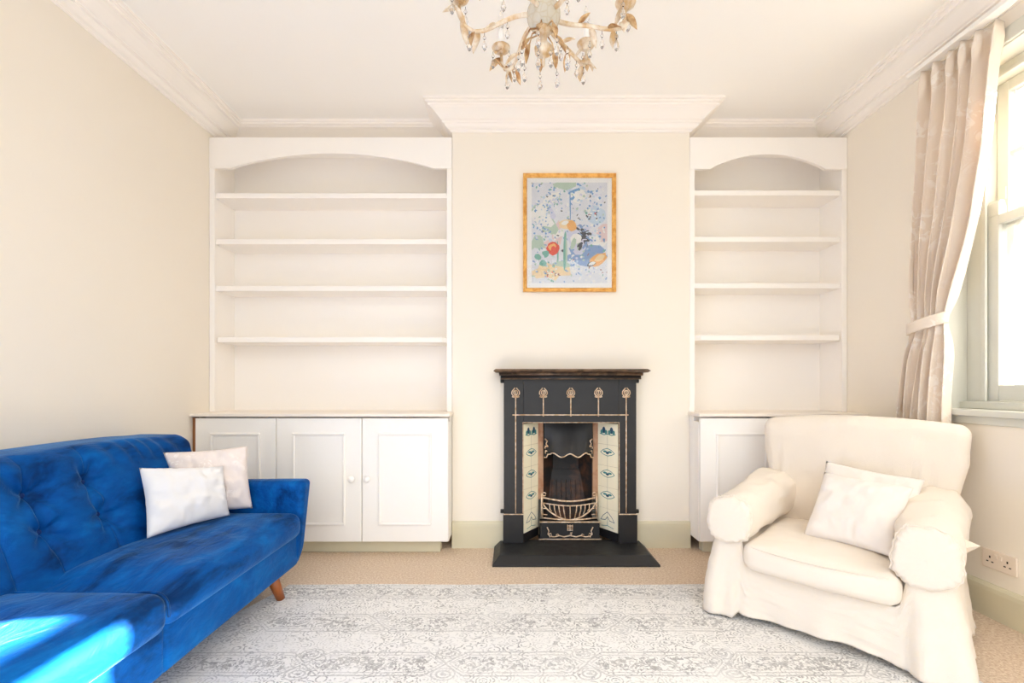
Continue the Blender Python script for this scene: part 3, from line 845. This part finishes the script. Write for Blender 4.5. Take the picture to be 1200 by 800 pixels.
# back with deep buttons
cols = [1.81, 1.585, 1.275, 1.05]; rows = (.672, .545)
def back_x(z): return -1.556-(z-.42)*.47
def rear_x(z): return -1.90-.06*(z-.15)/.66
def back_fn(p, u):
    y = 1.43+p.y; z = .475+p.z
    t = (u.x+1)/2
    xf = back_x(z); xr = rear_x(z)
    x = xr+(xf-xr)*t
    if t > .5:
        k = min(1, (t-.5)*2.2)
        dz = 0
        for yc in cols:
            dy = y-yc
            for zr in rows:
                r = math.hypot(dy, (z-zr)*1.1)
                dz -= .030*math.exp(-(r/.026)) + .024*math.exp(-(r/.062)**2)
            # vertical pleats through the buttons
            wl = .007*math.exp(-(dy/.007)**2)
            dz -= wl*(1 if z < .76 else .6)
            # radiating creases
            for zr in rows:
                r = math.hypot(dy, z-zr)
                if .012 < r < .13:
                    a = math.atan2(z-zr, dy)
                    dz += .007*math.sin(a*6+yc*13)*math.exp(-((r-.045)/.035)**2)
        # padded panels between columns
        best = min(abs(y-yc) for yc in cols)
        if .75 < y < 2.05: dz += .007*math.sin(min(1, best/.112)*PI/2)
        dz -= .012*math.exp(-abs(y-1.43)/.012)
        dz += .016*math.sin(max(0, min(1, (z-.40)/.40))*PI)+.012*math.exp(-((z-.765)/.035)**2)
        # gathers under the top roll
        if z > .69: dz += .0045*math.sin(y*62+(z-.7)*30+4*math.sin(y*9))*min(1, (z-.69)/.05)
        x += dz*k
    z2 = z+.008*math.sin(y*4.2)*max(0, u.z)**3+.004*nz((x, y, z), 6)
    yend = abs(p.y) > .93
    return Vector((x, y, z2))
m = MB(); m.rbox((.2, .985, .335), .045, (10, 480, 100), back_fn)
back = m.build('backrest', V_, SF, smooth=True)
for yc in cols:
    for zr in rows:
        x = back_x(zr)-.036
        MB().ball((x, yc, zr), .010, 10, (.6, 1, 1)).build('button', M['velvet_button'], SF, smooth=True)
# arms
def arm(yi, yo, sg):
    m = MB(); h = (.375, abs(yo-yi)/2, .2175); yc = (yi+yo)/2
    def fn(p, u):
        z = .3475+p.z; x = -1.46+p.x; y = yc+p.y
        lean = (z-.40)*.12*sg
        y += lean*(.35+.65*(u.y*sg+1)/2)
        if z < .24: 
            k = (.24-z)/.11; y -= sg*.045*k*k*max(0, u.y*sg); x -= .02*k*k*max(0, u.x)
        x += .012*max(0, u.x)*(z-.35)/.2
        z += .004*nz((x, y, z), 5, 2.)
        if x < -1.5: z += .02*min(1, (-1.5-x)/.3)*max(0, u.z)
        return Vector((x, y, z))
    m.rbox(h, .028, (36, 10, 24), fn)
    return m.build('armrest', V_, SF, smooth=True)
arm(2.335, 2.425, 1); arm(.525, .435, -1)
# seat cushions
def cushion(y0, y1, z0, z1, crown, sag, seed, xf=-1.078):
    m = MB(); h = ((xf+1.59)/2, (y1-y0)/2, (z1-z0)/2); c = Vector(((xf-1.59)/2, (y0+y1)/2, (z0+z1)/2))
    def fn(p, u):
        q = c+p
        b = max(0, (1-u.x**4))*max(0, (1-u.y**4))
        top = max(0, u.z)
        q.z += crown*b*top+sag(q)*top
        q.x += .012*(1-u.z**2)*max(0, u.x)**3*(1-u.y**6)
        q.z += .005*top*nz((q.x*1.6, q.y*2.6, 0), 3, seed)
        # soft drag wrinkles across the seat
        q.z += .0028*top*math.sin((q.y*1.0+q.x*.55)*48+6*nz(q, 3, seed))*b*(.5+nz(q, 2, seed+2))
        return q
    m.rbox(h, .042, (40, 60, 14), fn)
    o = m.build('seat_cushion', V_, SF, smooth=True)
    return o, c, h
cushion(1.436, 2.338, .285, .408, .018, lambda q: -.028*math.exp(-((q.y-1.44)/.13)**2), 1.)
oc, c, h = cushion(.528, 1.428, .285, .416, .028, lambda q: 0, 4., -1.070)
m = MB()
rr = .045; pts = []
xe, ye = c.x+h[0], c.y+h[1]
for k in range(30): pts.append((-1.56+(xe-rr+1.56)*k/29, ye-.012, .412))
for k in range(1, 9):
    a = PI/2*k/8; pts.append((xe-rr+rr*math.sin(a), ye-.012, .412-rr+rr*math.cos(a)))
for k in range(1, 5): pts.append((xe+.002, ye-.012, .412-rr-.03*k/4))
m.tube(pts, .0045, 8); m.build('piping', V_, oc, smooth=True)
# legs
for lx, ly, ox, oy in ((-1.165, 2.20, .032, .03), (-1.165, .66, .032, -.03), (-1.86, 2.20, -.02, .03), (-1.86, .66, -.02, -.03)):
    zb = .013 if lx+ox > RX0 and .45 < ly < 2.4 else .001
    MB().tube([(lx, ly, .145), (lx+ox, ly+oy, zb)], [.029, .019], 16).build('leg', M['oak'], SF, smooth=True)

# ================================================================== CUSHIONS
def pillow(name, corners, thick, mat, label, seed, seams=(), pinch=.10, group=None, wr=.012):
    """corners: BL, BR, TR, TL as seen from the room; front side faces the camera"""
    BL_, BR_, TR_, TL_ = [Vector(c) for c in corners]
    n = (BR_-BL_).cross(TL_-BL_).normalized()
    if n.dot(Vector((0, 0, HC))-BL_) < 0: n = -n
    N = 34
    def surf(sg):
        def fn(u, v):
            a, b = 2*u-1, 2*v-1
            ia = a*(1-pinch*(1-abs(b)**1.5)*abs(a)**3*.6); ib = b*(1-pinch*(1-abs(a)**1.5)*abs(b)**3*.6)
            uu, vv = (ia+1)/2, (ib+1)/2
            p = (BL_*(1-uu)+BR_*uu)*(1-vv)+(TL_*(1-uu)+TR_*uu)*vv
            e = max(0, (1-abs(a)**2.6))*max(0, (1-abs(b)**2.6))
            t = thick*e**.55
            w = wr*nz((a*1.4, b*1.4, sg), 2., seed)+wr*.6*nz((a*3, b*2, sg), 2., seed+3)
            edge = min(1, (1-max(abs(a), abs(b)))*6)
            for s in seams:
                t -= .010*math.exp(-((a-s)/.04)**2)*edge
            ang = math.atan2(b, a)
            w += wr*.55*math.sin(ang*26+seed)*max(0, max(abs(a), abs(b))-.55)
            return p+n*sg*(t+w*edge)
        return fn
    m = MB(); m.grid(N, N, surf(1)); m.grid(N, N, surf(-1), flip=True)
    # merge the rim
    o = m.build(name, mat, None, smooth=True, loc=(BL_+BR_)/2)
    import bmesh
    bm = bmesh.new(); bm.from_mesh(o.data); bmesh.ops.remove_doubles(bm, verts=bm.verts, dist=.0004)
    bmesh.ops.recalc_face_normals(bm, faces=bm.faces); bm.to_mesh(o.data); bm.free()
    for p in o.data.polygons: p.use_smooth = True
    return tag(o, label, 'cushion', group)
pillow('cushion', [(-1.495, 1.862, .432), (-1.355, 2.185, .436), P(262, 546, 2.215), P(163, 548, 1.99)], .052, M['white_cushion'],
       'plain white cushion in front on the blue sofa', 1.3)
pillow('cushion', [(-1.545, 2.13, .44), P(296, 595, 2.30), P(290, 522, 2.318), P(191, 530, 2.17)], .05, M['damask_cushion'],
       'cream damask cushion behind the white one on the sofa', 5.1, (-.42, .2))

# ================================================================== ARMCHAIR
AC = (1.225, 1.845, 0); AR = -45*PI/180
ac = thing('armchair', AC, 'cream slipcovered armchair with rolled arms in the right corner', 'armchair', AR)
S_ = M['slip']
def wrink(p, a=.004, seed=0.):
    r = 1-abs(nz(p, 8, seed+9))*2
    a *= 1.5
    return a*nz(p, 7, seed)+a*.7*nz(p, 15, seed+5)+a*.8*max(0, r)**4
# skirt / base cover : rings round the chair
def outline(s, hw, d0, d1, r):
    """rounded rectangle, s in 0..1 starting middle front going right (+x), returns point and normal"""
    w = 2*hw; dd = d1-d0
    segs = [('l', hw-r), ('c', r*PI/2), ('l', dd-2*r), ('c', r*PI/2), ('l', w-2*r), ('c', r*PI/2), ('l', dd-2*r), ('c', r*PI/2), ('l', hw-r)]
    tot = sum(q for _, q in segs); t = s*tot; x, y, a = 0., d0, 0.
    for k, L in segs:
        q = min(t, L)
        if k == 'l':
            x += q*math.cos(a); y += q*math.sin(a)
        else:
            th = q/r; cx_, cy_ = x-r*math.sin(a), y+r*math.cos(a)
            a2 = a+th; x, y = cx_+r*math.sin(a2), cy_-r*math.cos(a2); a = a2
        t -= q
        if t <= 1e-9: break
    return x, y, math.sin(a), -math.cos(a)
NS = 220
def skirtf(s, v):
    zt = .40; 
    hw = .405+.045*v; d0 = .03-.03*v; d1 = .80+.02*v
    x, y, nx, ny = outline(s, hw, d0, d1, .055)
    hem = .035
    fl = 0
    for cxx, amp, wd in ((-.375, .062, .075), (.385, .05, .07)):
        if y < .2:
            g = math.exp(-(((x-cxx)/wd)**2+((y-.02)/.12)**2)); fl += amp*g
    if x < -.3 and y < .15: hem = .016
    fold = .009*math.sin(x*22+1.1)+.006*math.sin((x+y)*47)+(.016*math.sin(x*60+.6) if abs(x) > .3 else 0)
    if y > .1: fold = .012*math.sin(y*26)+.006*math.sin(y*55)
    k = v**1.4
    off = (fl+fold)*k+.006*nz((x, y, v*.5), 8, 2)+.004*nz((x, y, v*.9), 19, 6)
    # pleat lines where the arm panels meet the seat front
    if y < .1:
        for xp in (-.285, .285): off -= .016*math.exp(-((x-xp)/.012)**2)*min(1, k*2)
    if y < .2:
        e_ = max(0, min(1, (abs(x)-.262)/.03)); e_ = max(e_, max(0, min(1, (y-.10)/.05)))
        zt = .235+.165*e_
    z = zt+(hem-zt)*v+.006*math.sin(x*14+y*11)*v
    if y < .1 and abs(x) < .27: z += .012*v*math.sin((x+.27)/.54*PI)
    return Vector((x+nx*off, y+ny*off, z))
m = MB(); m.grid(NS, 26, lambda s, v: skirtf(s, v), cu=True, flip=True)
m.build('skirt', S_, ac, smooth=True, local=True, solid=.004)
# inner seat platform
MB().rbox((.39, .36, .14), .03, (10, 10, 6), lambda p, u: Vector((p.x, .42+p.y, .2+p.z))).build('seat_base', S_, ac, smooth=True, local=True)
# seat cushion
def sc_fn(p, u):
    b = max(0, 1-u.x**4)*max(0, 1-u.y**4)
    q = Vector((p.x, .29+p.y, .299+p.z))
    q.z += .020*b*max(0, u.z)
    q.z -= .016*max(0, -u.z)*0
    q.y -= .035*(1-u.x**2)*max(0, -u.y)**2*(1-.3*u.z**2)
    q.x += .01*u.x*(1-u.z**2)
    q += Vector((0, -.3, 1))*wrink((q.x, q.y, q.z), .004, 1)
    return q
m = MB(); m.rbox((.262, .31, .060), .036, (40, 40, 12), sc_fn); sco = m.build('seat_cushion', S_, ac, smooth=True, local=True)
m = MB(); m.tube([Vector((x/20*.235, -.014-.037*(1-(x/20)**2), .348)) for x in range(-20, 21)], .003, 6); m.build('piping', S_, sco, smooth=True, local=True)
# rolled arms
def armf(sg):
    m = MB(); n = 80
    cu_ = .335*sg
    def ring(d, k):
        t = max(0, min(1, d/.68)); zc = .442+.028*t; rx = .093+.020*t; rz = .100+.014*t
        pts = []
        for i in range(n):
            a = 2*PI*i/n
            ca, sa = math.cos(a), math.sin(a)
            ex = abs(ca)**.76*(1 if ca > 0 else -1); ez = abs(sa)**.80*(1 if sa > 0 else -1)
            x = cu_+rx*ex*k; z = zc+rz*ez*k
            w = wrink((x*1.2, d*.6, z), .006, 3+sg)
            if d > .1: w += .004*math.sin(d*42+a*2)*max(0, ez)*math.exp(-((d-.45)/.16)**2)
            ga = math.sin(a*20+2*math.sin(a*3))*.0026*math.exp(-((d-.03)/.05)**2)*(k if k > .55 else 0)
            pts.append((x+ex*(w+ga), d-ga*.6*(k < 1), z+ez*(w+ga)))
        return pts
    rings = []
    # front cap: slightly domed with gathers at the rim
    for k in (.02, .3, .6, .8, .92):
        rings.append([(x, y, z) for i, (x, y, z) in enumerate(ring(-.012+.006*k, k))])
    rings.append([(x, y, z) for x, y, z in ring(.004, .985)])
    rings.append(ring(.022, 1.03 if True else 1))
    for d in [.045+.66*i/22 for i in range(23)]: rings.append(ring(d, 1.))
    vs = [q for r in rings for q in r]; fs = []
    for i in range(len(rings)-1):
        for k in range(n): fs.append((i*n+k, (i+1)*n+k, (i+1)*n+(k+1) % n, i*n+(k+1) % n))
    fs.append(tuple(range(n))); fs.append(tuple((len(rings)-1)*n+k for k in range(n-1, -1, -1)))
    m.add(vs, fs)
    o = m.build('armrest', S_, ac, smooth=True, local=True)
    # gathered ruffle round the front panel
    m = MB(); pts = []
    rg = ring(.016, 1.03)
    m.tube([Vector(q)+Vector((0, .0015*math.sin(i*1.1), 0)) for i, q in enumerate(rg+[rg[0]])], .0035, 6, cap=False)
    m.build('arm_piping', S_, o, smooth=True, local=True)
armf(-1); armf(1)
# back
def bk(p, u):
    z = .56+p.z
    t = max(0, min(1, (z-.30)/.59))
    hw = 1.0+(.06 if z > .6 else .06*max(0, (z-.45)/.15))*1
    x = .026+.945*p.x*(.93+.10*max(0, min(1, (z-.52)/.18)))
    y = .715+p.y+.10*t
    y -= .02*(1-u.x**2)*(u.y < 0)*math.sin(t*PI)     # padded inner face
    y += .05*u.x**2*0
    z += .030*(1-u.x**2)*max(0, u.z)**2
    if z > .75: x *= 1+.03*(z-.75)/.15
    q = Vector((x, y, z))
    w = wrink(q*.8, .005, 8)
    q.y += w
    # pull lines where the arms meet the back
    for sx_ in (-1, 1):
        g = math.exp(-(((x-sx_*.30)/.05)**2+((z-.55)/.13)**2))
        q.y += .012*g*math.sin((x*sx_-.3)*90) if u.y < 0 else 0
    return q
m = MB(); m.rbox((.435, .07, .31), .052, (56, 12, 44), bk); m.build('backrest', S_, ac, smooth=True, local=True)
# little tie bow sticking out at the outside of the right arm
m = MB(); 
m.add([(.43,.22,.45),(.475,.24,.465),(.43,.27,.475),(.43,.25,.42)], [(0,1,2),(0,3,1),(1,3,2),(0,2,3)])
m.build('tie', S_, ac, local=True)
pillow('cushion', [P(941, 627, 2.09), P(1046, 653, 1.79), P(1071, 571, 1.95), P(966, 553, 2.2)], .055, M['cream_cushion'],
       'off-white cushion leaning in front on the cream armchair', 2.2)
pillow('cushion', [P(950, 622, 2.21), P(1066, 640, 1.92), P(1084, 562, 2.05), P(968, 540, 2.31)], .045, M['cream_cushion'],
       'off-white cushion tucked behind the front one on the armchair', 7.7)

# ================================================================== CURTAIN
CX = 2.105
ct = thing('curtain', (CX, 2.3, .1), 'cream damask curtain tied back beside the sash window', 'curtain')
keysL = [(2.67, 2.345), (2.4, 2.37), (2.0, 2.40), (1.6, 2.415), (1.41, 2.42), (1.34, 2.425), (1.2, 2.445), (.9, 2.475), (.5, 2.49), (.06, 2.50)]
keysR = [(2.67, 2.007), (2.4, 2.035), (2.15, 2.065), (1.85, 2.12), (1.6, 2.185), (1.41, 2.243), (1.34, 2.247), (1.2, 2.24), (.9, 2.235), (.5, 2.24), (.06, 2.25)]
def interp(ks, z):
    for (za, a), (zb, b) in zip(ks[:-1], ks[1:]):
        if zb <= z <= za:
            t = (za-z)/(za-zb); return a+(b-a)*t
    return ks[-1][1] if z < ks[-1][0] else ks[0][1]
NF = 5
def curt(u, v):
    z = 2.668-(2.668-.06)*v
    yl_, yr_ = interp(keysL, z), interp(keysR, z)
    tie = math.exp(-((z-1.375)/.10)**2)
    ph = 2*PI*NF*u+.5*math.sin(u*9)+.25*nz((u*3, v*2, 0), 2)
    A = .046*(1-.55*tie)
    if z > 2.55: A *= .75+.25*abs(math.sin(ph))
    x = CX+.035-A*(math.sin(ph)+.25*math.sin(2*ph+1))-.0*tie
    if z < 1.3: x -= .03*min(1, (1.3-z)/.4)*(math.sin(u*PI))*.6
    x += .012*nz((u*5, v*4, 1), 2)
    y = yl_+(yr_-yl_)*u-.010*math.cos(ph)*(1-tie)
    # pinch pleats near the heading
    if z > 2.52: y += .012*math.sin(2*ph)*math.exp(-((z-2.60)/.05)**2)
    lim = .026+.018*max(0, min(1, (1.2-z)/.2))
    if z < 1.3: x -= .016*min(1, (1.3-z)/.3)
    return Vector((min(x, XR-lim-.004*math.cos(ph*2)), y, z))
m = MB(); m.grid(240, 90, curt); m.build('drape', M['curtain'], ct, smooth=True, solid=.003)
m = MB()
def band(u, v):
    a = 2*PI*u; z = 1.348+.058*v+.012*math.cos(a)
    return Vector((2.130+.056*math.cos(a)+.0*v, 2.335+.096*math.sin(a), z-.018*math.sin(a)))
m.grid(40, 6, band, cu=True); m.build('tieback', M['curtain'], ct, smooth=True, solid=.008)
m = MB().box(2.08, 2.125, .8, 2.40, 2.672, 2.694)
for k in range(4): m.box(2.09, XR, .95+k*.46, .98+k*.46, 2.680, 2.690)
tag(m.build('curtain_track', M['white'], None, bevel=.003), 'white curtain track under the cornice above the window', 'curtain track')

# ================================================================== SOCKET
def wallpt(px, py): 
    Y = F*XR/(px-VX); return Y, HC-(py-VY)*Y/F
y1_, zc_ = wallpt(1153, 651); y0_ = y1_-.146
zc_ = 1.053-(651.0-VY)*(y1_)/F
sk = thing('power_socket', (XR, (y0_+y1_)/2, zc_), 'white double power socket low on the right wall', 'socket')
MB().box(XR-.010, XR-.0005, y0_, y1_, zc_-.043, zc_+.043).build('face_plate', M['plastic'], sk, bevel=.003)
for yy in (y0_+.036, y1_-.036):
    m = MB()
    for dy, dz, w, hgt in ((0, .017, .003, .005), (.011, -.004, .0045, .0025), (-.011, -.004, .0045, .0025)):
        m.box(XR-.0108, XR-.0098, yy+dy-w, yy+dy+w, zc_+dz-.008-hgt, zc_+dz-.008+hgt)
    m.build('socket_holes', M['hole'], sk)
for yy in ((y0_+y1_)/2-.010, (y0_+y1_)/2+.010):
    MB().box(XR-.0145, XR-.0095, yy-.006, yy+.006, zc_+.006, zc_+.028).build('switch', M['plastic'], sk, bevel=.002)

# ================================================================== CHANDELIER
CC = Vector((.1007, 1.45, 2.236))
ch = thing('chandelier', (CC.x, CC.y, H), 'distressed cream and gold leafy chandelier with crystal drops', 'chandelier')
G1, G2 = M['chandelier'], M['chandelier_gold']
m = MB(); m.lathe([(.001, H-.002-CC.z), (.06, H-.002-CC.z), (.062, H-.02-CC.z), (.03, H-.05-CC.z), (.008, H-.06-CC.z)][::-1], CC, 24)
m.build('ceiling_rose', G1, ch, smooth=True)
m = MB()
zc = H-.06
k = 0
while zc > CC.z+.30:
    pts = []
    for i in range(13):
        a = 2*PI*i/12; dx, dz = .007*math.cos(a), .015*math.sin(a)
        pts.append((CC.x+(dx if k % 2 else 0), CC.y+(0 if k % 2 else dx), zc-.014+dz))
    m.tube(pts, .002, 6, cap=False); zc -= .024; k += 1
m.build('chain', G2, ch, smooth=True)
m = MB(); m.lathe([(.001,.31),(.010,.305),(.008,.27),(.022,.25),(.012,.22),(.010,.15),(.028,.13),(.034,.11),(.016,.09),(.014,.06),(.03,.05),(.001,.045)][::-1], CC, 20)
m.build('stem', G1, ch, smooth=True)
MB().ball(CC, .054, 24).build('globe', M['globe'], ch, smooth=True)
m = MB(); m.lathe([(.001,-.165),(.004,-.16),(.005,-.135),(.014,-.128),(.028,-.118),(.03,-.105),(.018,-.092),(.011,-.085),(.011,-.062),(.024,-.055),(.028,-.046),(.001,-.044)], CC, 20)
m.build('finial', G1, ch, smooth=True)
RL = random.Random(5)
def leaf_mesh(base, dirv, L, W, curl=.3, mat=None, sag=None):
    d = Vector(dirv).normalized(); up = Vector((0, 0, 1))
    s = d.cross(up)
    if s.length < .05: s = Vector((1, 0, 0))
    s.normalize(); n = s.cross(d).normalized()
    m = MB()
    def fn(u, v):
        w = W*math.sin(PI*min(1, u*.98+.02))**.8*(1-.25*u)
        b = (2*v-1)
        return Vector(base)+d*(L*u)+s*(w*b)+n*(curl*L*(u*u)*-.5+.35*abs(b)*w)
    m.grid(9, 5, fn); 
    return m.build('leaf', mat or (G2 if RL.random() < .5 else G1), ch, smooth=True, solid=.0016)
def drop(p, L=.05, big=1.):
    p = Vector(p); m = MB()
    m.mat(1).tube([p, p-Vector((0, 0, L*.2))], .0009, 5)
    z = p.z-L*.2
    m.mat(0).ball((p.x, p.y, z-.005*big), .0055*big, 8); z -= .011*big
    m.mat(1).ball((p.x, p.y, z), .0022, 6)
    m.mat(0); hh = L*.75
    m.lathe([(.0006, -hh), (.005*big, -hh*.86), (.008*big, -hh*.62), (.0055*big, -hh*.32), (.0012, -.002)], (p.x, p.y, z), 8)
    return m.build('crystal_drop', [M['crystal'], M['hook']], ch)
angs = [178, 232, 300, 8, 52, 122]
for ia, a in enumerate(angs):
    a = math.radians(a); e = Vector((math.cos(a), math.sin(a), 0)); t_ = Vector((-e.y, e.x, 0))
    dip = (.0, .006, .0, -.006, .0, .0)[ia]
    path_ = [(.045, -.004), (.09, -.010), (.14, -.022-dip), (.19, -.035-dip), (.225, -.036-dip), (.252, -.020), (.268, .012), (.272, .05)]
    # smooth the path
    pp = []
    for i in range(len(path_)-1):
        for k in range(4):
            t = k/4; pp.append(tuple(path_[i][j]*(1-t)+path_[i+1][j]*t for j in (0, 1)))
    pp.append(path_[-1])
    pts = [CC+e*r+Vector((0, 0, z))+t_*(.012*math.sin(r*22)) for r, z in pp]
    arm_o = MB().tube(pts, [.0075-.0025*i/len(pts) for i in range(len(pts))], 10).build('arm', G1, ch, smooth=True)
    tip = pts[-1]
    MB().lathe([(.004, -.004), (.012, .0), (.030, .012), (.034, .02), (.028, .021), (.010, .012), (.002, .012)], tip, 18).build('candle_cup', G1, ch, smooth=True)
    MB().lathe([(.0105, .012), (.0105, .085), (.004, .086)], tip, 14).build('candle_sleeve', M['mount'], ch, smooth=True)
    MB().lathe([(.006, .085), (.010, .10), (.013, .115), (.011, .13), (.006, .145), (.0015, .158)], tip, 14).build('bulb', M['crystal'], ch, smooth=True)
    # leaves along the arm
    leaf_mesh(pts[9], e*.6+t_*.7+Vector((0,0,-.45)), .062, .013, .5)
    leaf_mesh(pts[14], e*.4-t_*.8+Vector((0,0,-.25)), .066, .014, .5)
    leaf_mesh(pts[20], e*.5+t_*.5+Vector((0,0,.6)), .06, .013, -.3)
    leaf_mesh(pts[23], -e*.2-t_*.6+Vector((0,0,-.7)), .07, .016, .4)
    leaf_mesh(pts[26], e*.9+t_*.4+Vector((0,0,-.2)), .06, .015, .5); leaf_mesh(pts[6], e*.5-t_*.7+Vector((0,0,.35)), .05, .011, .3)
    leaf_mesh(tip+Vector((0,0,.01)), -e*.5+t_*.8+Vector((0,0,-.6)), .058, .014, .4)
    lf = pts[16]; leaf_mesh(lf, e*.2+t_*.3+Vector((0,0,-.9)), .055, .014, .3)
    # drops
    drop(pts[12]-Vector((0,0,.008)), .05); drop(pts[18]-Vector((0,0,.008)), .055, 1.15)
    for q in (-1, 1):
        drop(tip+e*.018*q+t_*.024*q+Vector((0,0,.008)), .055, 1.1)
    if ia % 2 == 0: drop(pts[6]-Vector((0,0,.008)), .045)
# leaves hanging round the globe with drops below
for k in range(9):
    a = 2*PI*k/9+.25; e = Vector((math.cos(a), math.sin(a), 0))
    r0 = .040+.02*(k % 2); zz = -.055-.012*(k % 3)
    b = CC+e*r0+Vector((0, 0, zz))
    MB().tube([CC+e*.02+Vector((0,0,-.05)), CC+e*r0*.9+Vector((0,0,zz+.012)), b], .0025, 6).build('tendril', G2, ch, smooth=True)
    dv = e*(.45 if k % 2 else .9)+Vector((0, 0, -1))
    leaf_mesh(b, dv, .062, .012, .25, G2)
    drop(b+dv.normalized()*.06, .055, 1.05)
# small drips of crystal from the finial
drop(CC+Vector((-.018, -.02, -.118)), .06, 1.1); drop(CC+Vector((.022, -.012, -.112)), .055, 1.1)

# ================================================================== LIGHT
w = bpy.data.worlds.new('daylight'); scene.world = w; w.use_nodes = True
nt = w.node_tree; nt.nodes.clear()
bg = nt.nodes.new('ShaderNodeBackground'); ow = nt.nodes.new('ShaderNodeOutputWorld')
# a bright overcast sky: pale ground, brighter towards the zenith
tc = nt.nodes.new('ShaderNodeTexCoord'); sx_ = nt.nodes.new('ShaderNodeSeparateXYZ'); nt.links.new(tc.outputs['Generated'], sx_.inputs[0])
mr = nt.nodes.new('ShaderNodeMapRange'); nt.links.new(sx_.outputs[2], mr.inputs[0])
mr.inputs[1].default_value = -1; mr.inputs[2].default_value = 1
cr = nt.nodes.new('ShaderNodeValToRGB'); nt.links.new(mr.outputs[0], cr.inputs[0])
el = cr.color_ramp.elements
el[0].position = .0; el[0].color = (.33, .335, .34, 1)
el[1].position = 1.; el[1].color = (.955, .98, 1, 1)
for p_, c_ in ((.47, .36), (.53, .40), (.70, .92)):
    e_ = el.new(p_); e_.color = (c_*.94, c_*.975, c_, 1)
vd = nt.nodes.new('ShaderNodeVectorMath'); vd.operation = 'DOT_PRODUCT'; nt.links.new(tc.outputs['Generated'], vd.inputs[0])
vd.inputs[1].default_value = Vector((1, .0, .41)).normalized()
mx_ = nt.nodes.new('ShaderNodeMath'); mx_.operation = 'MAXIMUM'; nt.links.new(vd.outputs['Value'], mx_.inputs[0]); mx_.inputs[1].default_value = 0
pw = nt.nodes.new('ShaderNodeMath'); pw.operation = 'POWER'; nt.links.new(mx_.outputs[0], pw.inputs[0]); pw.inputs[1].default_value = 4
ma = nt.nodes.new('ShaderNodeMath'); ma.operation = 'MULTIPLY_ADD'; nt.links.new(pw.outputs[0], ma.inputs[0]); ma.inputs[1].default_value = 2.2; ma.inputs[2].default_value = 3.5
nt.links.new(cr.outputs[0], bg.inputs[0]); nt.links.new(ma.outputs[0], bg.inputs[1])
nt.links.new(bg.outputs[0], ow.inputs[0])
sd = bpy.data.lights.new('sun', 'SUN'); sun = bpy.data.objects.new('sun', sd); COL.objects.link(sun)
sd.energy = 120; sd.angle = .012; sd.color = (1, .92, .82)
dirv = Vector((-1, -.27, -.41))
sun.rotation_euler = dirv.to_track_quat('-Z', 'Y').to_euler()
sun.location = (5, 3, 4)

vs_ = scene.view_settings
vs_.view_transform = 'Standard'; vs_.look = 'None'; vs_.gamma = 1; vs_.use_curve_mapping = False
vs_.exposure = -0.02
scene.cycles.max_bounces = 12; scene.cycles.diffuse_bounces = 8; scene.cycles.transparent_max_bounces = 16
scene.cycles.sample_clamp_indirect = 6; scene.cycles.use_denoising = True
